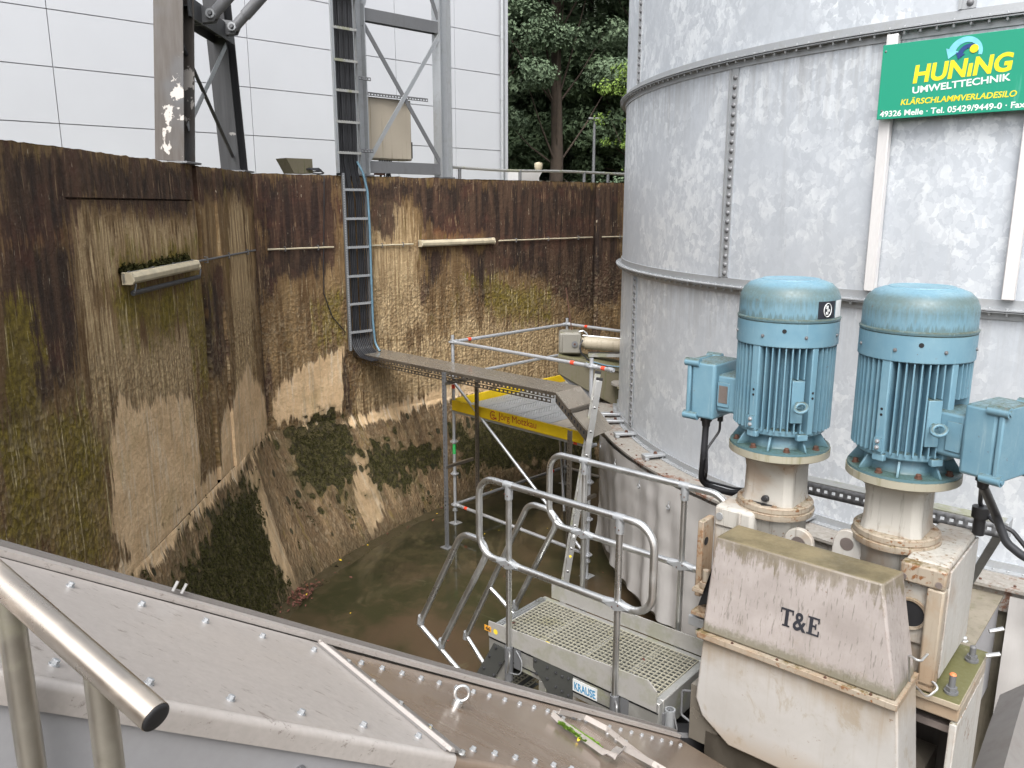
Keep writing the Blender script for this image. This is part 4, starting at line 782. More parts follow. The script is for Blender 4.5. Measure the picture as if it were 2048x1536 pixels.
# ================================================================ THE SILO
CX, CY, SR = 7.407, 10.926, 5.888; ZU, ZM, ZB = 1.357, -.799, -2.902
def SP(a, r, z): return V((CX + r * math.cos(R(a)), CY + r * math.sin(R(a)), z))
silo = thing('sludge_silo', 'huge galvanised bolted steel silo filling the right of the picture', 'silo', (CX, CY, ZF))
for z0, z1, k in ((ZU, 6.5, 0), (ZM, ZU, .003), (ZB, ZM, .006)): MB().lathe([(SR - k, z0), (SR - k, z1)], 360, c=(CX, CY)).build('shell_course', M['silo'], silo, smooth=60)
MB().lathe([(SR - .02, 6.45), (SR + .1, 6.5), (SR + .1, 6.56), (.3, 8.0), (0, 8.0)], 96, c=(CX, CY)).build('roof', M['silo'], silo)
MB().lathe([(SR - .05, 5.9), (SR - .05, 5.9)], 8, c=(CX, CY))
for z in (ZU, ZM):
    mb = MB().lathe([(SR - .006, z - .07), (SR + .01, z - .07), (SR + .01, z - .01), (SR + .075, z - .012), (SR + .075, z - .003), (SR + .01, z - .003), (SR + .01, z + .003), (SR + .085, z + .003), (SR + .085, z + .013), (SR + .01, z + .014), (SR + .01, z + .085), (SR - .004, z + .085)], 360, c=(CX, CY))
    a = -186.; fb = MB()
    while a < -100:
        p = SP(a, SR + .05, z + .012); fb.bolt(p, (0, 0, 1), .012, .012, False); fb.bolt(SP(a, SR + .05, z - .012), (0, 0, -1), .012, .022, False); a += 1.15
    rf = mb.build('ring_flange', M['galv'], silo, smooth=30); fb.build('flange_bolts', M['galv'], rf, kind='stuff')
def seam(a, z0, z1):
    mb = MB(); w = 1.1
    for k0, k1, r0, r1 in ((-.55, .55, SR - .002, SR + .01), (-.62, -.38, SR + .01, SR + .022)):
        vs = []
        for z in (z0 + .09, z1 - .075):
            for aa, rr in ((a + k0, r0), (a + k0, r1), (a + k1, r1), (a + k1, r0)): vs.append(SP(aa, rr, z))
        mb.add(vs, [(0, 1, 5, 4), (1, 2, 6, 5), (2, 3, 7, 6), (4, 5, 6, 7), (3, 2, 1, 0)])
    s = mb.build('seam_strip', M['galv'], silo, smooth=0); bb = MB(); z = z0 + .13; one = a in (-174.7, -153.2, -173.5)
    n_ = V((math.cos(R(a)), math.sin(R(a)), 0))
    while z < z1 - .1:
        bb.dome(SP(a + .14, SR + .01, z), n_, .027, .022, 10); z += .085
        if one and z < 2.9: bb.build('bolt', M['galv_dark'], s); bb = MB()
    if bb.v: bb.build('bolt_row', M['galv_dark'], s, kind='stuff')
for a in (-174.7, -132.4, -90): seam(a, ZU, 4.6)
for a in (-153.2, -111, -195): seam(a, ZM, ZU)
for a in (-173.5, -131.3, -89): seam(a, ZB, ZM)
for a in (-137.35, -127.4):
    Fm = frame(SP(a, SR, 0), SP(a + 1, SR, 0) - SP(a - 1, SR, 0)); sg = 1 if (Fm.to_3x3() @ V((0, 1, 0))).dot(SP(a, 1, 0) - SP(a, 0, 0)) > 0 else -1
    mb = MB(Fm)
    z0, z1 = (-.71, 1.33)
    mb.box(-.045, .045, sg * .012, sg * .075, z0, z1) if sg > 0 else mb.box(-.045, .045, -.075, -.012, z0, z1)
    mb.build('stiffener_bar', M['white_bar'], silo, bevel=.006)
# bottom rim: welded angle, wide plate, bolts, clamps
mb = MB().lathe([(SR - .01, ZB + .07), (SR + .012, ZB + .07), (SR + .012, ZB + .008), (SR + .07, ZB + .006), (SR + .07, ZB - .004)], 360, c=(CX, CY)); a = -186.
while a < -100: mb.bolt(SP(a, SR + .045, ZB + .006), (0, 0, 1), .011, .012, False); a += 1.0
mb.build('foot_angle', M['galv'], silo, smooth=30)
MB().lathe([(SR - .3, ZB - .004), (SR + .35, ZB - .004), (SR + .35, ZB - .03), (SR + .3, ZB - .03), (SR + .3, ZB - .22), (SR + .28, ZB - .22)], 360, c=(CX, CY)).build('base_plate', M['flange'], silo, smooth=30)
mb = MB(); a = -186.
while a < -100:
    mb.prism([(0, 0), (.05, 0), (.0, .12)], 1, 0, .008) if False else None
    mb.bolt(SP(a, SR + .28, ZB - .004), (0, 0, 1), .011, .01, False); a += 2.2
mb.build('rim_bolts', M['rust'], silo, kind='stuff')
MB().lathe([(SR + .24, ZB - .1), (SR + .24, ZF)], 180, c=(CX, CY)).build('skirt_wall', M['concrete'], silo)
for a in (-171.4, -162.4, -177.5, -181, -141, -128.5):
    Fm = frame(SP(a, SR + .06, ZB), SP(a, 10, 0) - SP(a, 9, 0)); c = MB(Fm); c.box(-.06, .22, -.05, .05, .03, .062); c.box(.16, .21, -.048, .048, -.002, .029); c.build('rim_clamp', M['galv'], silo, bevel=.005)
    MB(Fm).bolt((.06, 0, .0625), (0, 0, 1), .018, .02).build('clamp_bolt', M['rust'], silo)
# seam sealant hanging strip under the rim
def tarp(name, a0, a1, z0, z1, label, amp=.05):
    vs = []; na = int((a1 - a0) * 3); nz = 28
    for i in range(na + 1):
        a = a0 + (a1 - a0) * i / na; arc = R(a) * SR
        for j in range(nz + 1):
            f = j / nz; r_ = SR + .375 + amp * 1.5 * f ** .5 * (.55 * mn.noise(V((arc * 1.6 + f * .7, f * .8, 3))) + .5 * mn.noise(V((arc * 4.2 - f * .9, f * .5, 7)))) + .012 * mn.noise(V((arc * 5, f * 9, 1))) + .05 * f
            vs.append(SP(a, r_, z0 + (z1 - z0) * f + (.02 * mn.noise(V((arc * 3, 0, 4))) if j == nz else 0)))
    o = MB().add(vs, [(i * (nz + 1) + j, i * (nz + 1) + j + 1, (i + 1) * (nz + 1) + j + 1, (i + 1) * (nz + 1) + j) for i in range(na) for j in range(nz)]).build(name, M['tarp'], smooth=80)
    return tag(o, label, 'tarpaulin', 'tarpaulins round the silo foot')
tarp('tarpaulin', -175.2, -143.5, ZB - .05, ZF + .25, 'grey tarpaulin hanging in soft folds under the silo rim beside the ladder', .16)
tarp('tarpaulin', -124.6, -104, ZB - .05, ZF + .25, 'grey tarpaulin at the right edge of the picture behind the mixing machine', .16)
for a, z in ((-172.5, -3.06), (-166.8, -3.1), (-160.5, -3.14), (-155, -3.18)):
    t_ = MB(); p = SP(a, SR + .43, z); t_.torus(p, SP(a, 1, 0) - SP(a, 0, 0), .022, .008, 14, 6); t_.tube([p + V((0, 0, .02)), p + V((.01, 0, .07))], .006, 6)
    tag(t_.build('tarp_hook', M['galv']), 'small metal hook pinning the grey tarpaulin to the silo rim', 'hook', 'tarpaulin hooks')

# sign board on the silo
SGT = V((math.cos(R(-42.4)), math.sin(R(-42.4)), 0)); SGF = Matrix((SGT, V((0, 0, 1)), SGT.cross(V((0, 0, 1))))).transposed().to_4x4(); SGF.translation = V((2.96, 6.87, 0)) + SGT.cross(V((0, 0, 1))) * .015
sg = thing('sign_board', 'green company sign with yellow and white lettering mounted on the silo', 'sign', SGF @ V((.6, .68, 0)))
MB(SGF).box(-.005, 1.33, .675, 1.24, -.012, 0).build('panel', M['sign'], sg, bevel=.003)
def sgt(x, y, dz=.0005): return SGF @ Matrix.Translation((x, y, dz))
text('HUNıNG', .2, sgt(.245, .935) @ Matrix.Rotation(R(2.2), 4, 'Z'), M['letter_yellow'], sg, bold=.007, width=.68, shear=.12, height=.128)
text('UMWELTTECHNIK', .07, sgt(.25, .855) @ Matrix.Rotation(R(3), 4, 'Z'), M['letter_white'], sg, bold=.0015, width=.67, height=.05)
text('KLÄRSCHLAMMVERLADESILO', .06, sgt(.17, .775), M['letter_yellow'], sg, bold=.0011, width=.80, shear=.15, height=.052)
text('49326 Melle · Tel. 05429/9449-0 · Fax 9449', .06, sgt(.018, .695), M['letter_white'], sg, bold=.0011, width=1.16, height=.044)
def arc2(c, r0, r1, a0, a1, mat, taper=0, dz=.002, head=False):
    n_ = 24; vs = []
    for i in range(n_ + 1):
        a = R(a0 + (a1 - a0) * i / n_); f = i / n_; rm = (r0 + r1) / 2; h = (r1 - r0) / 2 * (1 - taper * (1 - f)); vs += [(c[0] + (rm - h) * math.cos(a), c[1] + (rm - h) * math.sin(a), dz), (c[0] + (rm + h) * math.cos(a), c[1] + (rm + h) * math.sin(a), dz)]
    fs = [(2 * i, 2 * i + 1, 2 * i + 3, 2 * i + 2) for i in range(n_)]
    if head:
        a = R(a1); tdir = V((-math.sin(a), math.cos(a), 0)) * (1 if a1 > a0 else -1); rdir = V((math.cos(a), math.sin(a), 0)); b = V((c[0], c[1], dz)) + rdir * (r0 + r1) / 2; k = len(vs)
        vs += [b - rdir * (r1 - r0) * .95, b + rdir * (r1 - r0) * .95, b + tdir * (r1 - r0) * 1.3]; fs.append((k, k + 1, k + 2))
    return MB(SGF).add(vs, fs).build('emblem', mat, sg, smooth=0, solid=.0012)
arc2((.60, 1.11), .075, .125, -10, 160, M['sky_blue'], .5, .002, True)
arc2((.625, 1.10), .045, .08, 40, 165, M['navy'], .3, .0035, True)
d_ = [(.655 + .03 * math.cos(R(k * 15)), 1.138 + .03 * math.sin(R(k * 15)), .0045) for k in range(24)]; MB(SGF).add(d_, [tuple(range(24))]).build('emblem', M['letter_yellow'], sg, smooth=0)
for q in ((.02, 1.19), (.03, .74)): MB(SGF).dome((q[0], q[1], 0), SGF.to_3x3() @ V((0, 0, 1)) if False else (0, 0, 1), .009, .006).build('screw', M['galv_dark'], sg)

# ================================================================ CABLE TRAY BRIDGE
TRD = V((.733, -.68, 0)).normalized(); T0 = V((-2.46, 12.15, -2.17)); TRF = frame(T0, TRD); TW = .47; TLN = 4.065   # x along, y towards the far side
t = thing('cable_tray', 'brown stained steel cable tray bridging from the pit wall to the silo', 'cable tray', T0)
MB(TRF).box(0, TLN, 0, TW, -.006, 0).build('cover', M['tray'], t)
MB(TRF).hexa([(TLN, 0, -.006), (TLN + .56, 0, -.45), (TLN + .50, TW, -.45), (TLN, TW, -.006), (TLN, 0, 0), (TLN + .565, 0, -.445), (TLN + .505, TW, -.445), (TLN, TW, 0)]).build('sloped_cover', M['tray'], t, smooth=0, fixn=True)
for y in (0, TW):
    MB(TRF).perf((.05, y, -.075), (1, 0, 0), (0, 0, 1), TLN - .07, .04, 60, 1, .5, .55).build('perforated_rail', M['dark_steel'], t, solid=.004)
    MB(TRF).box(0, TLN, y - .003, y + .003, -.035, -.0065).build('side_rail', M['dark_steel'], t)
    MB(TRF).perf((.25 if y == 0 else .3, y + (.03 if y == 0 else -.03), -.15), (1, 0, 0), (0, 0, 1), TLN - .35, .05, 52, 1, .62, .5).build('perforated_rail', M['dark_steel'], t, solid=.006)
MB(TRF).hexa([(TLN, -.004, -.12), (TLN + .5, -.004, -.54), (TLN + .56, -.004, -.46), (TLN, -.004, -.007), (TLN, .0, -.12), (TLN + .5, .0, -.54), (TLN + .56, .0, -.46), (TLN, .0, -.007)]).build('sloped_side', M['dark_steel'], t, smooth=0, fixn=True)
mb = MB(TRF)
for k in range(12): f = k / 12 + .03; mb.box(TLN + .56 * f - .012, TLN + .56 * f + .008, -.0075, -.0045, -.1 - .42 * f, -.06 - .42 * f)
mb.build('perforation', M['void'], t)
for x in (2.1, 4.28):
    for y, dx in ((-.035, 0), (TW + .03, .08 if x < 3 else -.5)):
        if x > 3 and y > 0: continue
        zt = -.02 if x < 3 else -.42
        b = MB(TRF); b.perf((x + dx, y, ZF + 2.17), (1, 0, 0), (0, 0, 1), .045, zt - ZF - 2.17, 1, 46, .35, .55); b.box(x + dx - .002, x + dx + .002, y, y + .035, ZF + 2.17, zt); b.box(x + dx + .043, x + dx + .047, y, y + .035, ZF + 2.17, zt)
        lg = b.build('leg', M['galv_dark'] if y < 0 and x < 3 else M['dark_steel'], t, smooth=0); MB(TRF).box(x + dx - .05, x + dx + .1, y - .05, y + .08, ZF + 2.17, ZF + 2.178).build('foot_plate', M['galv_dark'], lg)
    MB(TRF).box(x + .01, x + .05, -.03, TW + .03, -1.38, -1.34).build('tie_bar', M['dark_steel'], t); MB(TRF).box(x + .01, x + .05, -.03, TW + .03, -.2, -.16).build('tie_bar', M['dark_steel'], t)

# ================================================================ SCAFFOLD
SA = V((-.86, 11.6, 0)); SF = frame(SA, (.712, -.702, 0)); SL, SB = 2.58, 2.53       # x along the front, y away
t = thing('scaffold', 'silver tube scaffold with yellow toe boards standing against the silo', 'scaffold', SA + V((0, 0, ZF)))
def ring(mb, x, y, z): mb.lathe([(.024, z - .03), (.034, z - .03), (.034, z - .005), (.062, z - .005), (.062, z + .005), (.034, z + .005), (.034, z + .03), (.024, z + .03)], 20, c=(x, y))
zD = -2.93; zR = -1.93
for x, y in ((0, 0), (SL, 0), (0, SB)):
    st = MB(SF).tube([(x, y, ZF + .2), (x, y, -1.83)], .0242, 16).build('standard', M['tube_steel'], t)
    for z in (zR, -2.43, zD, -3.43, -3.93, -4.42): mb = MB(SF); ring(mb, x, y, z); mb.build('rosette', M['tube_steel'], st, smooth=30)
    mb = MB(SF); mb.tube([(x, y, ZF), (x, y, ZF + .3)], .017, 10); mb.box(x - .075, x + .075, y - .075, y + .075, ZF + .002, ZF + .008); mb.lathe([(.018, ZF + .2), (.04, ZF + .2), (.04, ZF + .23), (.018, ZF + .23)], 14, c=(x, y)); mb.build('base_jack', M['galv'], st)
def ledger(a, b, r=.0242, bands=(), name='ledger', ends=True):
    a, b = V(a), V(b); l = MB(SF).tube([a, b], r, 14).build(name, M['tube_steel'], t); d = (b - a).normalized()
    if ends:
        for p, s in ((a, 1), (b, -1)): MB(SF).tube([p + d * s * .03, p + d * s * .085, p + d * s * .1], [.032, .032, .025], 12).build('wedge_head', M['galv'], l)
    for q in bands: c = a + d * q; MB(SF).tube([c - d * .03, c + d * .03], r + .0015, 14).build('tape_band', M['red'], l)
    return l
ledger((0, 0, zR), (SL, 0, zR), bands=(2.28,)); ledger((0, 0, zD - .03), (SL + .02, 0, zD - .03), bands=(2.36,)); ledger((0, 0, -4.42), (SL, 0, -4.42), bands=(.25, 2.3))
ledger((0, 0, zR), (0, SB, zR), bands=(.32,)); ledger((0, 0, -2.43), (0, SB, -2.43)); ledger((0, 0, zD - .03), (0, SB, zD - .03)); ledger((0, 0, -4.42), (0, SB, -4.42), bands=(2.2,))
ledger((0, SB, zR), (1.35, SB, zR), bands=(.42,)); ledger((0, SB, zD - .03), (1.2, SB, zD - .03)); ledger((0, SB, -4.42), (1.2, SB, -4.42))
ledger((SL, 0, zR), (SL + .36, -.02, zR), bands=(.2,)); ledger((SL, 0, zD - .03), (SL, .12, zD - .03), ends=False)
ledger((.05, -.045, -2.5), (SL - .03, -.045, -4.38), .021, name='diagonal_brace', ends=False); ledger((.15, SB - .4, -2.95), (1.4, .9, -4.4), .021, name='diagonal_brace', ends=False)
ledger((-.045, .2, -2.5), (-.045, SB - .1, -2.96), .018, name='diagonal_brace', ends=False)
for z in (-3.1, -2.72): MB(SF).tube([(0, 0, z + .17), (0, 0, z + .23)], .0258, 14).build('tape_band', M['red'], t) if z > -3 else None
MB(SF).tube([(0, 0, -3.62), (0, 0, -3.46)], .0255, 14).build('tape_band', simple('green_tape', (.05, .45, .12)), t)
for k in range(7):
    x0 = .06 + .325 * k; x1 = x0 + .31; yl = SB - .05
    for q in range(200):
        p = SF @ V((x1, yl, 0))
        if math.hypot(p.x - CX, p.y - CY) > SR + .3: break
        yl -= .03
    if yl < .25: break
    mb = MB(SF); wood = k >= 5
    if wood: mb.box(x0, x1, .04, yl, zD + .012, zD + .05)
    else:
        mb.perf((x0, .04, zD + .05), (1, 0, 0), (0, 1, 0), x1 - x0, yl - .04, 7, max(4, int(yl / .055)), .5, .45, .012); mb.box(x0, x0 + .004, .04, yl, zD - .02, zD + .049); mb.box(x1 - .004, x1, .04, yl, zD - .02, zD + .049)
        mb.box(x0 + .01, x1 - .01, .05, yl - .01, zD - .012, zD - .009)
    mb.build('deck_board', M['board'] if wood else M['galv'], t, smooth=0)
tb = MB(SF).box(.03, SL + .03, -.062, -.03, zD + .0, zD + .15).build('toe_board', M['yellow'], t, bevel=.004)
MB(SF).box(-.03, 0, .02, SB, zD + .0, zD + .15).build('toe_board', M['yellow'], t, bevel=.004)
MB(SF).box(.02, .95, SB - .02, SB + .01, zD, zD + .15).build('toe_board', M['yellow'], t, bevel=.004)
MB(SF).box(SL - .45, SL - .3, .09, .12, zD + .05, zD + .08).build('toe_board_hook', M['galv'], t)
TXF = SF @ Matrix.Translation((0, -.0625, 0)) @ Matrix.Rotation(R(90), 4, 'X')
text('Jörg Motzkau', .13, TXF @ Matrix.Translation((1.0, zD + .045, 0)), M['letter_red'], tb, bold=0, width=.72, height=.095)
mb = MB(TXF); pts = [(.9 + .055 * math.cos(R(a)), zD + .077 + .055 * math.sin(R(a)), .001) for a in range(50, 331, 14)]; mb.tube(pts, .007, 6)
mb.box(.9, .965, zD + .04, zD + .053, 0, .003); mb.box(.952, .965, zD + .022, zD + .06, 0, .003); mb.box(.88, .885, zD + .065, zD + .1, 0, .003); mb.box(.9, .905, zD + .065, zD + .1, 0, .003); mb.box(.92, .925, zD + .065, zD + .1, 0, .003); mb.box(.87, .935, zD + .078, zD + .083, .0035, .005)
mb.build('emblem', M['letter_red'], tb)
# red band on the front left post
MB(SF).tube([(0, 0, -2.62), (0, 0, -2.56)], .0262, 14).build('tape_band', M['red'], t)

# ================================================================ ACTUATOR ON ITS BEAM, behind the scaffold rail
AF = frame((.70, 12.05, 0), (1, -.06, 0))
t = thing('mossy_beam', 'mossy concrete and steel bracket arm reaching out from the silo', 'bracket', (1.2, 12.1, -3.0))
MB(AF).prism([(0, -2.2), (.0, -2.46), (.45, -2.72), (1.6, -3.35), (1.6, -2.5), (.9, -2.32), (.35, -2.22)], 1, -.2, .3).build('arm', M['mossy_beam'], t, bevel=.02)
MB(AF).prism([(.0, -2.17), (.0, -2.22), (1.6, -2.56), (1.6, -2.5)], 1, -.23, .33).build('top_slab', M['mossy_beam'], t, bevel=.01)
MB(AF).hexa([(.05, -.16, -2.5), (.5, -.16, -2.95), (.5, .2, -2.95), (.05, .2, -2.5), (.02, -.16, -2.47), (.52, -.16, -2.7), (.52, .2, -2.7), (.02, .2, -2.47)]).build('stay_plate', M['galv_dark'], t, fixn=True, smooth=0)
MB(AF).lathe([(0, -2.54), (.2, -2.54), (.2, -2.57), (0, -2.57)], 28, c=(.98, -.35)).build('manhole_lid', M['flange'], t)
MB(AF).prism([(.85, -2.57), (1.5, -2.57), (1.5, -2.75), (1.0, -2.75)], 1, -.6, -.12).build('shelf', M['mossy_beam'], t, bevel=.01)
t = thing('valve_actuator', 'cream valve actuator with motor cylinder lying on the mossy bracket arm', 'actuator', AF @ V((.3, 0, -2.2)))
MB(AF).box(.0, .34, -.12, .22, -2.18, -1.84).build('gear_case', M['gear_grey'], t, bevel=.05, seg=4)
gc = MB(AF).box(.055, .33, -.15, -.121, -2.15, -1.86).build('gear_cover', M['gear_grey'], t, bevel=.035, seg=4)
MB(AF).tube([(.24, -.17, -2.01), (.24, -.14, -2.01)], .045, 18).build('shaft_cap', M['galv_dark'], gc); MB(AF).tube([(.24, -.18, -2.01), (.24, -.17, -2.01)], .015, 10).build('shaft_pin', M['rust'], gc)
MB(AF).tube([(.34, .0, -2.01), (.38, 0, -2.01), (.38, 0, -2.01), (1.0, 0, -2.05)], [.075, .075, .095, .11], 24).build('motor_cylinder', M['aged_cream'], t)
MB(AF).box(.98, 1.45, -.16, .2, -2.3, -1.92).build('end_block', M['peeling'], t, bevel=.03)
MB(AF).tube([(.36, -.02, -1.9), (1.0, -.02, -1.95)], .012, 8).build('tie_rod', M['alu'], t); MB(AF).tube(rounded([(.3, 0, -1.85), (.36, 0, -1.83), (.42, 0, -1.87), (.44, 0, -1.92)], .03), .012, 8).build('handle', M['alu'], t)
MB(AF).tube([(.2, .1, -1.86), (.10, .12, -1.2)], .009, 8).build('stem_rod', M['rust'], t)
MB(AF).box(.45, 1.0, -.06, .1, -2.22, -2.17).build('mounting_rail', M['alu_dull'], t)
tag(MB(AF).tube(rounded([(.36, -.13, -1.95), (.31, -.2, -2.03), (.34, -.22, -2.14), (.45, -.2, -2.24), (.52, -.18, -2.26)], .06), .012, 8).build('actuator_cable', M['black_cable']), 'black cable drooping from the cream actuator', 'cable')
tag(MB(AF).tube(rounded([(.42, -.24, -2.27), (.40, -.26, -2.31), (.46, -.26, -2.33), (.52, -.24, -2.26), (.7, -.24, -2.31), (1.3, -.24, -2.37)], .03), .009, 6).build('thin_hose', M['hose']), 'thin light blue hose lying along the mossy bracket arm', 'hose')
# leaning ladder
def ladder(p0, p1, wd, label):
    p0, p1 = V(p0), V(p1); d = (p1 - p0).normalized(); w = V(wd).normalized(); nn = d.cross(w); t = thing('aluminium_ladder', label, 'ladder', p0); ln = (p1 - p0).length
    Fm = Matrix((nn, w, d)).transposed().to_4x4(); Fm.translation = p0
    for e in (0, .38):
        s = MB(Fm).box(-.035, .035, e - .013, e + .013, 0, ln).build('stile', M['alu_dull'] if e else M['alu'], t, bevel=.004)
        MB(Fm).box(-.04, .04, e - .02, e + .02, -.02, .06).build('rubber_foot', M['black'], s)
        MB(Fm).box(-.036, .036, e - .015, e + .015, ln, ln + .03).build('end_cap', M['black'], s)
    z = .25
    while z < ln - .05:
        rg = MB(Fm).box(-.016, .016, -.015, .395, z - .014, z + .014).build('rung', M['alu'], t, bevel=.003); MB(Fm).box(-.01, .01, -.0165, -.0155, z - .009, z + .009).build('rung_end', M['void'], rg); z += .28
    MB(Fm).box(-.012, .012, -.0145, -.0135, .95, 1.1).build('label', M['label_white'], t); MB(Fm @ Matrix.Translation((0, -.0138, .72)) @ Matrix.Rotation(R(90), 4, 'X')).lathe([(0, .0005), (.016, .0005)], 16).build('label', M['sticker_yellow'], t)
    return t
ladder((.575, 8.75, ZF + .02), (.985, 8.95, -1.93), (.06, 1, 0), 'aluminium ladder standing nearly upright between the scaffold and the grey tarpaulin')

# ================================================================ THE MIXING MACHINE (axes of the plant: x right, y to the silo)
t = mixer = thing('sludge_mixer', 'cream rust stained twin screw mixing machine with sloping stencilled hood', 'machine', L(-1.4, 4.2, -3.6), R(-40.83))
zS = -2.31
hood_ = MB(LF).hexa([(-1.89, 3.80, zS), (-.87, 3.80, zS), (-.87, 4.12, zS), (-1.89, 4.12, zS), (-1.872, 3.875, -1.77), (-1.0, 3.875, -1.77), (-.965, 4.09, -1.77), (-1.862, 4.12, -1.77)]).build('hood', M['hood'], t, bevel=.012)
fl = MB(LF); fl.box(-1.905, -.855, 3.775, 4.14, zS - .035, zS - .001); fl.build('hood_flange', M['cream_dirty'], hood_, bevel=.003)
for x in (-1.7, -1.45, -1.2, -.98): MB(LF).bolt((x, 3.787, zS), (0, 0, 1), .006, .006).build('flange_bolt', M['rust'], hood_)
# lettering on the sloping front
a = V((-1.89, 3.80, zS)); b = V((-.87, 3.80, zS)); up_ = V((-1.43, 3.875, -1.77)) - V((-1.38, 3.80, zS)); up_.x = 0
HF = LF @ frame(a + V((0, 0, 0)), (1, 0, 0), up_); ll = up_.length
HT = HF @ Matrix.Translation((.425, .185, .003)) @ Matrix.Diagonal((.80, .80, 1, 1))
def glyph(rects, x): 
    g = MB(HT @ Matrix.Translation((x, 0, 0)))
    for i, (a0, a1, b0, b1) in enumerate(rects): g.box(a0, a1, b0, b1, 0, .0011 + .00025 * i)
    return g.build('lettering', M['letter_black'], hood_, smooth=0)
glyph([(.031, .053, .008, .115), (.018, .066, 0, .010), (0, .084, .106, .118), (0, .008, .085, .108), (.076, .084, .085, .108)], 0)
text('&', .16, HT @ Matrix.Translation((.086, 0, 0)), M['letter_black'], hood_, bold=.003, width=.085, height=.116, extrude=.0008)
glyph([(.012, .034, .005, .113), (0, .078, 0, .011), (0, .074, .107, .118), (.030, .058, .054, .066), (.050, .058, .042, .078), (.070, .078, .008, .036), (.066, .074, .084, .110)], .176)
for x0, x1 in ((.47, .545),): pass
hd = MB(LF)
hd.tube(rounded([(-.86, 3.98, -2.28), (-.86, 3.9, -2.1), (-.80, 3.86, -2.1), (-.80, 4.0, -2.12)], .02, 4), .006, 8); hd.build('latch', M['alu'], hood_)
lh = MB(LF).prism([(-1.885, zS - .036), (-1.915, -2.74), (-1.87, -2.84), (-1.70, -2.955), (-.80, -2.955), (-.862, zS - .036)], 1, 3.815, 4.13).build('lower_housing', M['housing'], t, bevel=.01)
ot = MB(LF); ot.prism([(3.86, -2.956), (3.84, -3.5), (4.5, -3.5), (4.5, -2.9), (4.135, -2.9), (4.135, -2.956)], 0, -1.86, -.8); ot.build('outlet_box', M['dark_steel'], t, fixn=True)
MB(LF).hexa([(-1.965, 3.86, -3.05), (-1.75, 3.86, -3.05), (-1.75, 4.1, -3.05), (-1.965, 4.1, -3.05), (-1.965, 3.86, -2.7), (-1.88, 3.86, -2.7), (-1.88, 4.1, -2.7), (-1.965, 4.1, -2.7)]).build('side_plate', M['tray'], t)
MB(LF).tube(rounded([(-1.97, 3.88, -2.76), (-2.03, 3.88, -2.78), (-2.03, 3.88, -2.94), (-1.97, 3.88, -2.96)], .02, 4), .007, 8).build('handle', M['galv_dark'], t)
def gear_unit(x0, right):
    """neck, ring and casing below one motor"""
    y0 = 4.5
    mb = MB(LF).lathe([(0, -1.775), (.222, -1.775), (.226, -1.755), (.226, -1.742), (.214, -1.738), (.218, -1.732), (.218, -1.705), (.21, -1.698), (0, -1.698)], 56, c=(x0, y0)); rg = mb.build('ring_flange', M['cream_dirty'], t, smooth=30)
    k = .148; c_ = .035; mb = MB(LF); oct_ = [(-k + c_, -k), (k - c_, -k), (k, -k + c_), (k, k - c_), (k - c_, k), (-k + c_, k), (-k, k - c_), (-k, -k + c_)]
    lv = [(-1.70, 1.06), (-1.64, 1.0), (-1.50, .985), (-1.495, 1.0), (-1.46, 1.03), (-1.425, 1.32), (-1.405, 1.75)]; vs = []
    for z, f in lv:
        for i, (px, py) in enumerate(oct_):
            q = V((px, py, 0)) * f
            if f > 1.2: q = q.lerp(q.normalized() * .148 * f * 1.06, min(1, (f - 1.1) * 1.6))
            vs.append((x0 + q.x, y0 + q.y, z))
    mb.add(vs, [(j * 8 + i, j * 8 + (i + 1) % 8, (j + 1) * 8 + (i + 1) % 8, (j + 1) * 8 + i) for j in range(len(lv) - 1) for i in range(8)]); nk = mb.build('neck', M['cream'], t, bevel=.01)
    MB(LF).lathe([(.1, -1.412), (.272, -1.412), (.284, -1.405), (.284, -1.366), (.1, -1.366)], 64, c=(x0, y0)).build('motor_flange', M['flange_cream'], t, smooth=30)
    for q in range(8): a = R(22 + 45 * q); MB(LF).bolt((x0 + .19 * math.cos(a), y0 + .19 * math.sin(a), -1.697), (0, 0, 1), .012, .008).build('ring_bolt', M['cream_dirty'], rg)
    MB(LF).lathe([(.185, -2.42), (.185, -1.79), (.2, -1.776)], 48, c=(x0, y0)).build('gear_drum', M['cream'], t, smooth=60)
    return nk
gear_unit(-1.81, False); nk2 = gear_unit(-1.125, True)
# grease plug with its oily splash
MB(LF).tube([(-1.80, 4.345, -1.665), (-1.80, 4.325, -1.66), (-1.80, 4.322, -1.66), (-1.80, 4.30, -1.655)], [.02, .02, .013, .013], 10).build('grease_plug', M['black'], t)
sp = [(-1.80 + r_ * math.cos(R(a)), 4.335 + r_ * .5 * math.sin(R(a)), -1.6965) for a, r_ in zip(range(0, 360, 24), [.09, .04, .03, .025, .03, .05, .06, .1, .05, .06, .04, .07, .05, .045, .05])]; MB(LF).add(sp, [tuple(range(15))]).build('oil_stain', M['black'], t, smooth=0)
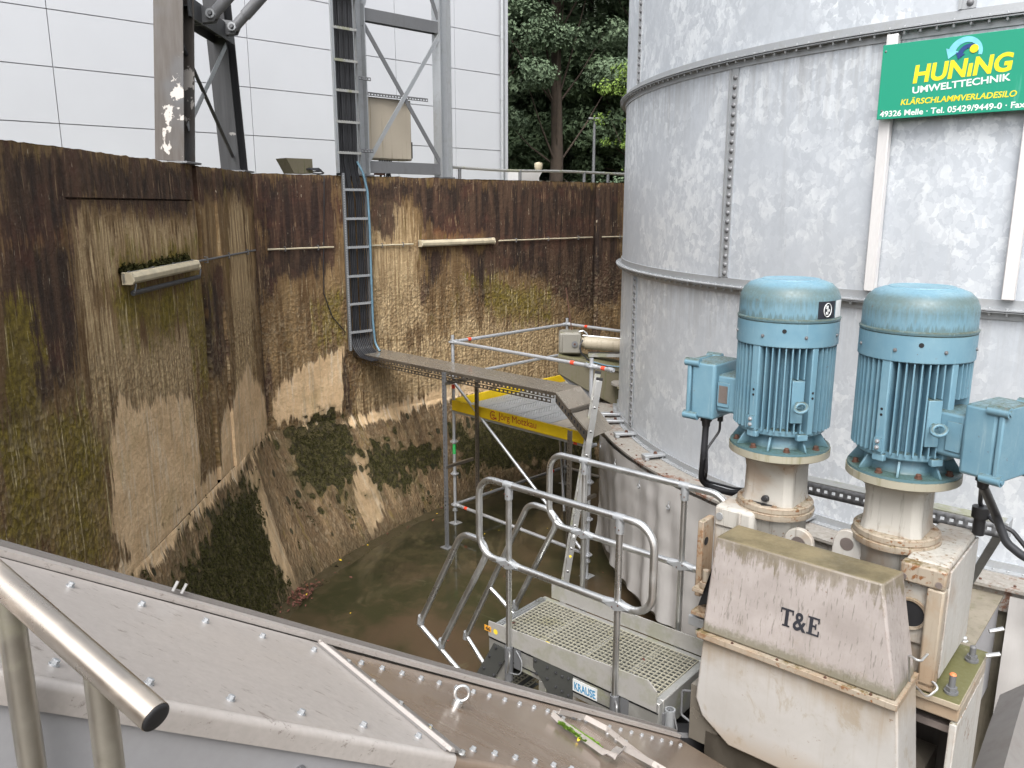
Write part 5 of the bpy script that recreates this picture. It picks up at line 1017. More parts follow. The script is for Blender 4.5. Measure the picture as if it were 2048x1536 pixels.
# left casing: stepped block, plate, lug
g1 = MB(LF).box(-2.075, -1.83, 4.25, 4.8, -2.40, -1.742).build('gear_case', M['cream'], t, bevel=.025, seg=3)
MB(LF).box(-2.06, -1.9, 4.235, 4.249, -1.86, -1.75).build('case_boss', M['cream'], g1, bevel=.008); MB(LF).tube([(-2.03, 4.236, -1.80), (-2.03, 4.226, -1.80)], .022, 16).build('screw_plug', M['galv'], g1)
MB(LF).box(-2.115, -2.078, 4.13, 4.27, -2.30, -1.82).build('lifting_plate', M['cream_dirty'], t, bevel=.006)
MB(LF).tube([(-2.075, 4.17, -1.95), (-2.074, 4.17, -1.95)], .025, 16).build('hole', M['void'], t)
def lug(x, y, z, m='cream', plug=True, r=.085):
    b = MB(LF); b.prism([(x + r * math.cos(R(a)), z + r * math.sin(R(a))) for a in range(0, 181, 15)] + [(x - r * 1.2, z - .2), (x + r * 1.2, z - .2)], 1, y, y + .035); l = b.build('lifting_lug', M[m], t, bevel=.006)
    MB(LF).tube([(x, y - .0015, z - .005), (x, y - .0005, z - .005)], r * .5, 20).build('lug_eye', M['nameplate'] if plug else M['void'], l); return l
lug(-1.60, 4.36, -1.89); lug(-1.335, 4.37, -1.82, 'white_paint', True, .075)
# right casing with recessed front, round opening, feet
g2 = MB(LF).box(-1.0, -.80, 4.24, 4.86, -2.38, -1.752).build('gear_case', M['cream'], t, bevel=.02, seg=3)
for nm, q in (('case_rib', (-.872, -.79, 4.17, 4.245, -2.40, -1.86)), ('case_rib', (-1.005, -.79, 4.17, 4.245, -1.86, -1.755)), ('case_rib', (-1.02, -.79, 4.17, 4.245, -2.42, -2.36))): MB(LF).box(*q).build(nm, M['cream_dirty'], g2, bevel=.012)
MB(LF).box(-1.02, -.875, 4.215, 4.245, -2.2, -1.87).build('front_web', M['cream'], g2, bevel=.01)
MB(LF).box(-.798, -.785, 4.25, 4.84, -2.37, -1.78).build('side_cover', M['white_paint'], g2, bevel=.006)
MB(LF @ Matrix.Translation((-.945, 4.212, -2.04)) @ Matrix.Rotation(R(90), 4, 'X')).lathe([(.068, 0), (.072, .012), (.084, .014), (.088, 0)], 36).build('opening_rim', M['cream_dirty'], g2); MB(LF @ Matrix.Translation((-.945, 4.212, -2.04)) @ Matrix.Rotation(R(90), 4, 'X')).lathe([(0, .004), (.07, .004)], 36).build('opening', M['void'], g2)
for x, z in ((-.985, -1.83), (-.82, -1.83)): MB(LF).tube([(x, 4.171, z), (x, 4.164, z)], .016, 14).build('screw_plug', M['nameplate'], g2)
MB(LF).tube([(-.79, 4.82, -1.76), (-.79, 4.82, -1.66), (-.79, 4.82, -1.66), (-.79, 4.82, -1.60)], [.03, .03, .045, .045], 12).build('breather', M['black'], g2)
bp = MB(LF).box(-1.02, -.665, 4.17, 4.82, -2.46, -2.425).build('base_plate', M['mossplate'], t, bevel=.004)
for x, y, m, hh in ((-.725, 4.26, 'orange', .1), (-.715, 4.66, 'galv_dark', .08), (-.93, 4.215, 'cream_dirty', .075)):
    z0 = -2.424; b = MB(LF); b.tube([(x, y, z0), (x, y, z0 + .012)], .034, 16); b.tube([(x, y, z0 + .012), (x, y, z0 + .034)], .028, 6); b.tube([(x, y, z0 + .03), (x, y, z0 + hh)], .016, 12); bo = b.build('anchor_bolt', M['galv_dark'] if m == 'orange' else M[m], bp)
    MB(LF).dome((x, y, z0 + hh), (0, 0, 1), .018, .012).build('bolt_cap', M[m], bo)
MB(LF).tube(rounded([(-.87, 4.16, -2.40), (-.80, 4.11, -2.41), (-.76, 4.15, -2.36), (-.84, 4.2, -2.34)], .02, 4), .006, 8).build('wire_clip', M['alu'], bp)
for p0, p1 in (((-.66, 4.72, -2.40), (-.60, 4.75, -2.38)), ((-.68, 4.86, -2.32), (-.62, 4.9, -2.30))): MB(LF).tube([p0, p1], .012, 8).build('grease_nipple', M['alu'], bp)
# stand under the base plate: top rail, back and side plates round a dark bay
st = MB(LF); st.box(-1.02, -.665, 4.19, 4.8, -2.54, -2.463); st.build('stand_rail', M['cream_dirty'], t, bevel=.01)
MB(LF).box(-.70, -.665, 4.17, 4.8, -3.7, -2.543).build('stand_side', M['white_paint'], t, bevel=.006); MB(LF).box(-1.0, -.702, 4.6, 4.63, -3.7, -2.543).build('stand_back', M['peeling'], t); MB(LF).box(-1.03, -1.0, 4.14, 4.8, -3.7, -2.543).build('stand_side', M['cream_dirty'], t)
MB(LF).box(-.998, -.703, 4.24, 4.29, -2.64, -2.60).build('cross_bar', M['nameplate'], t)
# left foot of the machine: base plate, two anchor bolts, clip
bl = MB(LF).box(-2.02, -1.9, 3.98, 4.2, -2.46, -2.43).build('base_plate', M['mossplate'], t, bevel=.004)
for y, z0, hh in ((4.0, -2.155, .11), (4.0, -2.30, .11)):
    b = MB(LF); b.box(-2.04, -1.90, y - .05, y + .06, z0 - .022, z0); b.tube([(-1.98, y, z0), (-1.98, y, z0 + .035)], .034, 6); b.tube([(-1.98, y, z0 + .03), (-1.98, y, z0 + hh)], .019, 12); b.build('anchor_bolt', M['cream_dirty'], bl, bevel=.003)
MB(LF).tube(rounded([(-1.90, 4.08, -2.28), (-1.97, 4.06, -2.27), (-1.98, 4.1, -2.34), (-1.90, 4.12, -2.36)], .02, 4), .006, 8).build('wire_clip', M['alu'], bl)
MB(LF).add([(-1.90, 3.93, -1.95), (-1.905, 3.93, -2.2), (-2.0, 3.96, -2.26), (-1.9, 3.99, -2.2), (-1.905, 3.9, -2.0)], [(0, 1, 2), (0, 2, 3), (0, 4, 2)]).build('rubber_flap', M['black'], t, smooth=0)
MB(LF).box(-2.07, -1.97, 3.98, 4.04, -2.41, -2.35).build('clamp', M['galv'], bl, bevel=.005)

# ---------------------------------------------------------------- the two blue motors
def motor(x0, box_az, label, plate):
    y0 = 4.5; t = thing('electric_motor', label, 'motor', L(x0, y0, -1.366), R(-40.83), 'blue electric motors on the mixing machine')
    F0 = LF @ Matrix.Translation((x0, y0, 0)); fr = lambda az: F0 @ Matrix.Rotation(R(az), 4, 'Z')
    zb = -1.365
    fl = MB(F0).lathe([(0, zb), (.279, zb), (.279, zb + .014), (.205, zb + .02), (.198, zb + .03), (.19, zb + .09), (.205, zb + .10), (.225, zb + .105)], 64).build('flange', M['blue'], t, smooth=35)
    for q in range(8):
        az = 22.5 + 45 * q - 13; f_ = fr(az); MB(f_).prism([(.272, zb + .016), (.272, zb + .024), (.218, zb + .105), (.19, zb + .105), (.19, zb + .016)], 1, -.006, .006).build('gusset', M['blue'], fl, bevel=.002)
        b = MB(fr(az + 22.5)); b.bolt((.243, 0, zb + .0165), (0, 0, 1), .0145, .02); b.build('flange_bolt', M['rust'], fl)
    MB(F0).lathe([(.19, zb + .1), (.238, zb + .1), (.243, zb + .107), (.243, zb + .135), (.202, zb + .14), (.202, -.75)], 72).build('end_shield', M['blue'], t, smooth=35)
    for az in (-103, -41, 77, 139):
        MB(fr(az)).box(.235, .27, -.032, .032, zb + .085, zb + .125).build('shield_lug', M['blue'], t, bevel=.006)
    z0, z1 = zb + .125, -.752
    pads = [(-103, .024), (-41 + 8, .018), (77, .024), (139, .024)]
    fins = MB()
    for k in range(48):
        az = -180 + 360 * k / 48
        if any(abs((az - p + 180) % 360 - 180) < 5.2 for p, _ in pads): continue
        bz = abs((az - box_az + 180) % 360 - 180) < 27
        fz0, fz1 = (z0, z1)
        segs = [(fz0, fz1)]
        if abs((az + 51 + 180) % 360 - 180) < 6.5: segs = [(fz0, zb + .19), (zb + .43, fz1)]
        if bz: segs = [(fz0, zb + .12), (zb + .42, fz1)]
        fins.M = fr(az)
        for a_, b_ in segs:
            if b_ - a_ > .02: fins.hexa([(.198, -.0055, a_), (.270, -.0036, a_ + .006), (.270, .0036, a_ + .006), (.198, .0055, a_), (.198, -.0055, b_), (.270, -.0036, b_), (.270, .0036, b_), (.198, .0055, b_)])
    bd = fins.build('finned_body', M['blue'], t, smooth=0, kind='stuff')
    for p, w in pads:
        pd = MB(fr(p)).box(.2, .272, -w, w, z0 - .004, z1).build('pad', M['blue'], bd, bevel=.005)
        for q in (.33, .36): MB(fr(p)).tube([(.271, 0, zb + q), (.2735, 0, zb + q)], .007, 10).build('screw_hole', M['void'], pd)
    tb_ = MB(fr(-103)); tb_.box(.272, .284, -.02, .02, zb + .14, zb + .21); et = tb_.build('earth_terminal', M['blue'], t)
    for q in (.16, .192): MB(fr(-103)).bolt((.284, 0, zb + q), (1, 0, 0), .009, .01).build('terminal_screw', M['galv'], et)
    ep = MB(fr(-51)).box(.2, .275, -.034, .034, zb + .19, zb + .43).build('eye_plate', M['blue'], t, bevel=.005)
    e_ = MB(fr(-51)); e_.tube([(.27, 0, zb + .295), (.292, 0, zb + .295)], [.022, .017], 14); e_.torus((.325, .004, zb + .292), (.5, -.38, .72), .031, .0105, 26, 10); e_.build('lifting_eye', M['blue'], ep)
    cw = MB(F0).lathe([(.226, z1 - .004), (.274, z1 - .004), (.277, z1), (.277, z1 + .128), (.272, z1 + .131), (.279, z1 + .134), (.281, z1 + .145), (.275, z1 + .15), (.272, z1 + .152), (.272, z1 + .235), (.268, z1 + .265), (.252, z1 + .3), (.222, z1 + .328), (.182, z1 + .343), (.160, z1 + .347), (.156, z1 + .352), (.150, z1 + .350), (0, z1 + .354)], 88).build('fan_cowl', M['blue'], t, smooth=30)
    for az in (-95, -47, -143, 1, 60, 120): MB(fr(az)).bolt((.2765, 0, z1 + .055), (1, 0, 0), .0075, .007).build('cowl_screw', M['galv_dark'], cw)
    MB(fr(-71)).tube([(.2765, 0, z1 + .088), (.2785, 0, z1 + .088)], .012, 14).build('screw_hole', M['void'], cw)
    # terminal box
    B = fr(box_az); zc = zb + .27
    nk = MB(B); nk.box(.20, .362, -.115, .115, zc - .12, zc + .11); k_ = nk.build('box_neck', M['blue'], t, bevel=.02, seg=3)
    sd = -1 if box_az > 90 or box_az < -90 else 1
    for s_ in (-1, 1): MB(B).box(.275, .352, s_ * .1155 if s_ > 0 else -.122, .122 if s_ > 0 else -.1155, zc - .085, zc + .065).build('neck_plate', M['blue'], k_, bevel=.005)
    if plate: MB(B).box(.285, .342, .1222, .1245, zc - .06, zc + .045).build('rating_plate', M['nameplate'], k_)
    bx = MB(B).box(.362, .52, -.142, .142, zc - .175, zc + .175).build('terminal_box', M['blue'], t, bevel=.018, seg=3)
    ld = MB(B).box(.523, .550, -.147, .147, zc - .18, zc + .18).build('box_lid', M['blue'], bx, bevel=.008)
    for yy in (-.132, .132):
        for zz in (-.165, .165): MB(B).tube([(.47, yy, zc + zz), (.566, yy, zc + zz), (.566, yy, zc + zz), (.573, yy, zc + zz)], [.026, .026, .014, .014], 16).build('lid_lug', M['blue'], bx, smooth=40)
    gl = MB(B); gy = .06 * (1 if box_az > 90 else -1); gl.tube([(.45, gy, zc - .174), (.45, gy, zc - .205), (.45, gy, zc - .205), (.45, gy, zc - .24)], [.036, .036, .028, .024], 12); gl.tube([(.40, -gy * .4, zc - .174), (.40, -gy * .4, zc - .215)], .018, 10); gl.build('cable_gland', M['black'], bx)
    return t, B, zc, gy
mA, BA, zA, gA = motor(-1.81, 178, 'left blue motor, terminal box on its left side and oval badge on its cowl', True)
mB_, BB, zB_, gB = motor(-1.125, -17, 'right blue motor, terminal box on its right side', False)
# badge on the left cowl
Fq = LF @ Matrix.Translation((-1.81, 4.5, -.55)) @ Matrix.Rotation(R(-22), 4, 'Z')
cb = MB(Fq)
for a0, a1, r_ in ((-13, 13, .2735), (15, 34, .2735)):
    n_ = 8; vs = []
    for i in range(n_ + 1): a = R(a0 + (a1 - a0) * i / n_); vs += [(r_ * math.cos(a), r_ * math.sin(a), -.047), (r_ * math.cos(a), r_ * math.sin(a), .047)]
    (MB(Fq).add(vs, [(2 * i, 2 * i + 2, 2 * i + 3, 2 * i + 1) for i in range(n_)])).build('badge', M['letter_black'] if a0 < 0 else M['label_white'], mA, smooth=60)
Fb = Fq @ Matrix.Translation((.2752, 0, 0)) @ Matrix(((0, 0, 1, 0), (1, 0, 0, 0), (0, 1, 0, 0), (0, 0, 0, 1)))
el = [(.027 * math.cos(R(k * 12)), .036 * math.sin(R(k * 12)), 0) for k in range(30)]; MB(Fb).tube(el, .0025, 6, closed=True).build('badge_ring', M['label_white'], mA)
fq = MB(Fb); fq.box(-.012, .004, .006, .024, -.001, .001); fq.box(-.004, .014, -.008, .004, -.001, .001); fq.box(-.012, .004, -.024, -.010, -.001, .001); fq.build('badge_mark', M['label_white'], mA)
MB(Fq).box(.262, .276, -.125, -.120, -.04, .04) if False else None
pA = BA @ V((.45, gA, zA - .23)); pA2 = BA @ V((.40, -gA * .4, zA - .21))
tag(MB().tube(rounded([pA, pA + V((-.005, 0, -.2)), LF @ V((-2.36, 4.62, -1.78)), LF @ V((-2.2, 4.72, -1.83)), LF @ V((-2.0, 5.0, -1.86))], .12, 8), .021, 12).build('power_cable', M['black_cable']), 'thick black cable drooping from the left blue motor', 'cable', 'power cables of the blue motors')
tag(MB().tube(rounded([pA2, pA2 + V((0, 0, -.07)), pA + V((.012, 0, -.16)), pA + V((.02, .0, -.3)), LF @ V((-2.33, 4.62, -1.75)), LF @ V((-2.18, 4.74, -1.80)), LF @ V((-2.0, 5.0, -1.84))], .06, 6), .008, 8).build('sensor_cable', M['black_cable']), 'thin black cable beside the thick one under the left blue motor', 'cable')
pB = BB @ V((.45, gB, zB_ - .23)); pB2 = BB @ V((.40, -gB * .4, zB_ - .21))
e1 = [at(1992, 1030, 3.95), at(2012, 1085, 3.9), at(2052, 1118, 3.85), at(2110, 1125, 3.9), at(2200, 1180, 4.0)]
tag(MB().tube(rounded([pB] + e1, .1, 8), .022, 12).build('power_cable', M['black_cable']), 'thick black cable swinging down to the right from the right blue motor', 'cable', 'power cables of the blue motors')
e2 = [at(1960, 1010, 4.2), at(1985, 1042, 4.1), at(2025, 1062, 4.05), at(2060, 1105, 4.0), at(2200, 1170, 4.1)]
tag(MB().tube(rounded([pB2] + e2, .06, 6), .012, 8).build('sensor_cable', M['black_cable']), 'thin black cable looping beside the thick one under the right blue motor', 'cable')
# perforated support rail between motors and silo
t = thing('support_rail', 'perforated galvanised support rail crossing behind the necks of the motors', 'rail', L(-1.3, 5.2, -1.9))
MB(LF).box(-2.02, -.72, 5.18, 5.29, -1.80, -1.792).build('top_flange', M['alu_dull'], t); MB(LF).perf((-2.02, 5.18, -1.885), (1, 0, 0), (0, 0, 1), 1.3, .085, 26, 1, .45, .25).build('perforated_web', M['galv_dark'], t, solid=.005)
MB(LF).hexa([(-2.02, 5.18, -1.885), (-2.02, 5.29, -1.885), (-2.3, 5.29, -2.02), (-2.3, 5.18, -2.02), (-2.02, 5.18, -1.80), (-2.02, 5.29, -1.80), (-2.3, 5.29, -1.93), (-2.3, 5.18, -1.93)]).build('bent_end', M['galv_dark'], t, fixn=True, smooth=0)
MB(LF).box(-.722, -.70, 5.17, 5.3, -1.9, -1.78).build('end_plate', M['galv'], t, bevel=.004)
MB(LF).hexa([(-.78, 5.25, -1.9), (-.73, 5.25, -1.9), (-.93, 5.75, -2.45), (-.98, 5.75, -2.45), (-.78, 5.26, -1.89), (-.73, 5.26, -1.89), (-.93, 5.76, -2.44), (-.98, 5.76, -2.44)]).build('stay', M['galv'], t, fixn=True, smooth=0)
# feed duct and pipe between silo and machine
t = thing('feed_duct', 'tan topped box duct under the silo rim behind the mixing machine', 'duct', L(-1.5, 6.4, -3.9))
MB(LF).box(-2.0, -.93, 5.9, 6.95, -3.8, -3.0).build('casing', M['side_panel'], t, bevel=.01); MB(LF).box(-2.02, -.91, 5.88, 6.97, -2.998, -2.985).build('lid', M['concrete'], t)
for x in (-1.18, -.98): MB(LF).bolt((x, 5.98, -2.984), (0, 0, 1), .02, .03).build('lid_bolt', M['alu'], t)
t = thing('outlet_duct', 'grey square sloping duct at the lower right corner behind the machine stand', 'duct', at(2030, 1480, 4.6))
MB().tube([at(1985, 1640, 3.7), at(2028, 1480, 4.5), at(2050, 1405, 5.0)], .15, 4).build('duct_shell', M['edge'], t, smooth=0); 
# ================================================================ WORK PLATFORM WITH STAIR
t = thing('work_platform', 'aluminium work platform with grating deck, twin guardrails and short stair', 'platform', L(-2.7, 4.0, ZF), R(-40.83))
zd = -2.81; X0, X1, Y0, Y1 = -3.42, -2.085, 3.715, 4.33
def grate(x0, x1, y0, y1, z, h=.010, p=.033, name='grating', par=None):
    mb = MB(LF); n1 = int(round((x1 - x0) / p)); n2 = int(round((y1 - y0) / p))
    for i in range(n1 + 1): x = x0 + (x1 - x0) * i / n1; mb.box(x - .0021, x + .0021, y0, y1, z - h, z)
    for i in range(n2 + 1): y = y0 + (y1 - y0) * i / n2; mb.box(x0, x1, y - .0021, y + .0021, z - h + .001, z - .001)
    mb.build(name, M['grating'], par or t, smooth=0); MB(LF).box(x0, x1, y0, y1, z - .05, z - .046).build('hole_shade_sheet', M['dark_plate'], par or t, smooth=0)  # added dark sheet below the bars stands in for shade in the grating holes
grate(X0 + .07, X1 - .05, Y0 + .05, Y1 - .055, zd + .004)
fr_ = MB(LF)
for y0, y1 in ((Y0, Y0 + .045), (Y1 - .045, Y1)): fr_.box(X0, X1, y0, y1, zd - .22, zd - .005)
fr_.box(X0, X0 + .06, Y0 + .0455, Y1 - .0455, zd - .22, zd); fr_.box(X1 - .05, X1, Y0 + .0455, Y1 - .0455, zd - .22, zd - .004)
for q in (1, 2, 3): fr_.box(X0 + q * .33 - .02, X0 + q * .33 + .02, Y0 + .046, Y1 - .046, zd - .12, zd - .04)
fr_.build('deck_frame', M['alu_dull'], t, bevel=.006)
gm = MB(LF)
for z in (zd - .055, zd - .06, zd - .175, zd - .18): pass
gm.box(X0 + .005, X1 - .005, Y0 - .0025, Y0 - .0005, zd - .075, zd - .066); gm.box(X0 + .005, X1 - .005, Y0 - .0025, Y0 - .0005, zd - .185, zd - .176); gm.build('profile_groove', M['void'], t)
for k in range(18): pass
mb = MB(LF)
mb.perf((X0 + .004, Y0 + .05, zd + .004), (0, 1, 0), (1, 0, 0), Y1 - Y0 - .1, .05, 24, 1, .5, .5); mb.build('tread_nosing', M['alu'], t, smooth=0, solid=.004)
tbf = MB(LF).prism([(-3.41, zd - .05), (-3.41, zd + .07), (-2.15, zd + .13), (-2.10, zd + .08), (-2.10, zd - .05)], 1, Y0 - .012, Y0 - .004).build('toe_board', M['alu'], t, bevel=.002) if False else MB(LF).prism([(-3.41, zd - .055), (-3.41, zd + .055), (-2.16, zd + .125), (-2.10, zd + .075), (-2.10, zd - .055)], 1, Y0 - .012, Y0 - .004).build('toe_board', M['alu_sheet'], t, fixn=True, smooth=0)
MB(LF).prism([(-3.36, zd + .0), (-3.36, zd + .11), (-1.97, zd + .11), (-1.97, zd + .0)], 1, Y1 + .002, Y1 + .010).build('toe_board', M['alu_sheet'], t, fixn=True, smooth=0, label='mossy aluminium toe board on the silo side')
MB(LF).box(-3.445, -3.385, Y0 - .0145, Y0 - .0125, zd - .022, zd + .018).build('number_sticker', M['sticker_orange'], tbf); PF = LF @ Matrix.Translation((-3.44, Y0 - .0147, zd - .015)) @ Matrix.Rotation(R(90), 4, 'X'); text('46', .04, PF @ Matrix.Translation((.004, 0, 0)), M['letter_black'], tbf, bold=.0008, width=.045, height=.028)
MB(LF @ Matrix.Translation((-3.345, Y0 - .0128, zd - .002)) @ Matrix.Rotation(R(90), 4, 'X')).lathe([(0, .0006), (.019, .0006)], 24).build('round_sticker', M['sticker_yellow'], tbf)
lb = MB(LF).box(-2.70, -2.515, Y0 - .006, Y0 - .0028, zd - .17, zd - .088).build('maker_label', M['label_white'], t); text('KRAUSE', .05, LF @ Matrix.Translation((-2.69, Y0 - .0065, zd - .158)) @ Matrix.Rotation(R(90), 4, 'X'), M['letter_blue'], lb, bold=.001, width=.165, height=.052, shear=-.15)
gp = MB(LF).prism([(-3.02, zd - .05), (-2.70, zd - .05), (-2.70, zd - .40), (-2.80, zd - .40), (-2.95, zd - .2), (-3.02, zd - .14)], 1, Y0 - .0095, Y0 - .0035).build('gusset_plate', M['dark_plate'], t, fixn=True, smooth=0)
b = MB(LF)
for x, z in ((-3.0, -.08), (-2.9, -.09), (-2.83, -.1), (-2.78, -.105), (-2.73, -.1), (-2.99, -.17), (-2.9, -.17), (-2.83, -.2), (-2.78, -.21), (-2.73, -.22), (-2.73, -.28), (-2.83, -.26)): MB(LF).bolt((x, Y0 - .0096, zd + z), (0, -1, 0), .008, .008).build('plate_bolt', M['darkpaint'], gp)
pass
hp = MB(LF).prism([(-3.36, zd - .09), (-3.22, zd - .1), (-3.40, zd - .43), (-3.555, zd - .44)], 1, Y0 - .0155, Y0 - .0095).build('hinge_plate', M['dark_plate'], t, fixn=True, smooth=0)
b = MB(LF)
for x, z in ((-3.34, -.115), (-3.25, -.125), (-3.4, -.2), (-3.3, -.22), (-3.45, -.31), (-3.36, -.33), (-3.52, -.41), (-3.42, -.42)): MB(LF).bolt((x, Y0 - .0156, zd + z), (0, -1, 0), .009, .009).build('plate_bolt', M['darkpaint'], hp)
pass
for y in (Y0 + .005, Y1 - .03): MB(LF).prism([(-3.33, zd - .2), (-3.22, zd - .24), (-3.75, zd - 1.1), (-3.86, zd - 1.06)], 1, y, y + .025).build('stair_stringer', M['alu_dull'], t, fixn=True, smooth=0)
for k in range(4): q = .1 + .2 * k; grate(-3.42 - .135 * k, -3.17 - .135 * k, Y0 + .035, Y1 - .035, zd - .235 - .22 * k, name='stair_tread')
# guardrails
def guard(y, xl, xr, xp, nm, lab=None):
    g = MB(LF).tube(rounded([(xl, y, -2.0), (xl, y, -1.735), (xr, y, -1.735), (xr, y, -2.275), (xl, y, -2.275)], .135, 8, True), .0225, 14, closed=True).build('guardrail', M['alu'], t, label=lab)
    for x in xp:
        py = y + .0
        po = MB(LF).tube([(x, py, zd - .24), (x, py, -1.75)], .0195, 14).build('post', M['alu'], g)
        MB(LF).tube([(x, py, -1.83), (x, py, -1.775), (x, py, -1.735)], [.0255, .0265, .026], 14).build('tee_clamp', M['galv'], po); MB(LF).tube([(x - .035, y, -1.735), (x + .035, y, -1.735)], .0245, 14).build('tee_clamp', M['galv'], po)
        MB(LF).hexa([(x - .095, y - .026, -2.285), (x + .095, y - .026, -2.285), (x + .095, y + .026, -2.285), (x - .095, y + .026, -2.285), (x - .095, y - .026, -2.265), (x + .095, y - .026, -2.265), (x + .095, y + .026, -2.265), (x - .095, y + .026, -2.265)]) if False else None
        c_ = MB(LF); c_.tube([(x - .095, y, -2.275), (x - .05, y, -2.275), (x + .05, y, -2.275), (x + .095, y, -2.275)], [.0225, .027, .027, .0225], 14)
        for s_ in (-1, 1): c_.prism([(x - .085, -2.275), (x, -2.305), (x + .085, -2.275), (x, -2.245)], 1, y + s_ * .0225, y + s_ * .0275)
        c_.build('cross_clamp', M['galv'], po, fixn=True, smooth=30)
        for dx, z in ((-.02, -2.285), (.02, -2.265), (-.012, -1.79), (.012, -1.80)): MB(LF).dome((x + dx, y - .0285, z), (0, -1, 0), .005, .004, 6).build('screw', M['rust'], po)
        f = -1 if y < 4 else 1
        so_ = MB(LF).lathe([(.021, zd - .055), (.029, zd - .055), (.029, zd - .30), (.021, zd - .30)], 18, c=(x, py)).build('post_socket', M['galv_dark'], po)
        MB(LF).box(x + .028, x + .085, Y0 - .006 if f < 0 else Y1, Y0 - .003 if f < 0 else Y1 + .003, zd - .21, zd - .065).build('socket_plate', M['galv_dark'], so_)
        MB(LF).tube(rounded([(x + .02, py - .02 * 1, zd - .08), (x + .05, py - .05, zd - .085), (x + .055, py - .06, zd - .12), (x + .035, py - .055, zd - .21)], .02, 4), .006, 8).build('locking_pin', M['alu'], so_)
    return g
guard(3.69, -3.475, -2.145, (-3.215, -2.375), 'front', 'guardrail on the near side'); guard(4.41, -3.45, -2.05, (-3.14, -2.36), 'back', 'guardrail on the silo side')
MB(LF).tube(rounded([(-3.16, 3.70, zd - .07), (-3.1, 3.69, zd - .12), (-3.1, 3.68, zd - .22), (-3.2, 3.68, zd - .24)], .05, 5), .004, 6).build('retaining_wire', M['galv'], t)
# stair handrails: hairpin tubes with their stringer tubes
def hairpin(y, P, rail, rail2=None):
    h = MB(LF).tube(rounded([(x, y, z) for x, z in P], .125, 10), .0225, 14).build('stair_handrail', M['alu'], t)
    for rl in (rail, rail2):
        if rl: MB(LF).tube([(rl[0][0], y, rl[0][1]), (rl[1][0], y, rl[1][1])], .0185, 14).build('handrail_stay', M['alu'], h)
    for q in (P[0], P[-1]):
        MB(LF).tube([(q[0], y, q[1] - .015), (q[0] + .012, y, q[1] + .05)], .026, 14).build('clamp', M['galv'], h)
    return h
hairpin(3.71, [(-4.10, -3.01), (-3.66, -2.19), (-3.38, -2.19), (-3.885, -3.12)], ((-4.12, -3.03), (-3.56, -3.33)))
hb_ = hairpin(4.41, [(-4.32, -3.52), (-3.645, -2.17), (-3.335, -2.17), (-3.78, -3.06)], ((-4.32, -3.50), (-4.1, -3.70)), ((-4.05, -2.98), (-3.74, -3.15)))
# stub socket and rubber buffer at the right end
MB(LF).lathe([(.022, zd - .06), (.031, zd - .06), (.031, zd - .26), (.022, zd - .26)], 20, c=(-2.055, 3.79)).build('post_socket', M['galv'], t); MB(LF).box(-2.085, -2.07, 3.75, 3.83, zd - .24, zd - .08).build('socket_plate', M['galv_dark'], t)
MB(LF).tube(rounded([(-2.03, 3.79, zd - .08), (-2.0, 3.78, zd - .16), (-2.02, 3.76, zd - .34), (-1.98, 3.74, zd - .45)], .05, 5), .005, 6).build('chain', M['galv_dark'], t)
MB(LF).lathe([(.10, zd - .42), (.19, zd - .42), (.21, zd - .38), (.21, zd - .25), (.19, zd - .23), (.10, zd - .23)], 28, c=(-2.11, 4.02)).build('buffer', M['black'], t)
for x in (-2.95, -2.2):
    for y in (Y0 + .03, Y1 - .03): MB(LF).box(x - .03, x + .03, y - .03, y + .03, ZF, zd - .22).build('leg', M['alu_dull'], t, bevel=.004)
for q, (x, y, r_, m, lb) in enumerate([(-2.98, 3.80, .03, 'leaf_yellow', 'single yellow leaf lying on the platform grating'), (-3.32, 3.86, .018, 'leaf_brown', 'small brown leaf on the platform grating near the stair'), (-2.4, 4.05, .014, 'leaf_brown', 'small brown leaf on the platform grating near the mixing machine')]):
    b = MB(LF); leaf(b, (x, y, zd + .008), r_, q * 1.3, .2); tag(b.build('fallen_leaf', M[m], smooth=0), lb, 'leaf', 'leaves on the platform')

# ================================================================ THE SLOPING COVERED CHUTE IN THE FOREGROUND
dC = V((.63577585, .54019434, -.55134304)); wC = V((.6474987, -.76206655, 0)); nC = V((.42016009, .35699391, .83427864)); P0 = V((-1.1810801, 2.0, -.99453297))
CF = Matrix((dC, wC, nC)).transposed().to_4x4(); CF.translation = P0        # x down the slope, y towards the eye, z off the sheet
t = thing('conveyor_chute', 'long stainless covered chute sloping down from the lower left towards the machine', 'chute', P0 + V((0, 0, -.3)))
def ft(s): return -.085 - .03 * max(0, s)          # far edge
SE = 3.55
MB(CF).hexa([(-1.3, ft(-1.3), -.004), (.915, ft(.9), -.004), (.945, .645, -.004), (-1.3, .645, -.004), (-1.3, ft(-1.3), 0), (.915, ft(.9), 0), (.945, .645, 0), (-1.3, .645, 0)]).build('cover_plate', M['cover'], t, smooth=0)
def fold(s0, s1, m, dz):
    pr = [(.645, -.0005 + dz)] + [(.645 + .02 * math.sin(R(a)), -.02 + .02 * math.cos(R(a)) + dz) for a in range(10, 91, 10)] + [(.665, -.058 + dz), (.660, -.058 + dz), (.660, -.024 + dz), (.645, -.006 + dz)]
    return MB(CF).prism(pr, 0, s0, s1).build('folded_edge', m, t, fixn=True, smooth=50)
fold(-1.3, .944, M['cover'], 0); fold(.946, 3.2, M['cover_wet'], -.005)
MB(CF).hexa([(.918, ft(.9), -.010), (SE, ft(SE), -.010), (SE, .645, -.010), (.948, .645, -.010), (.918, ft(.9), -.005), (SE, ft(SE), -.005), (SE, .645, -.005), (.948, .645, -.005)]).build('cover_plate', M['cover_wet'], t, smooth=0, label='wet brownish cover plate')
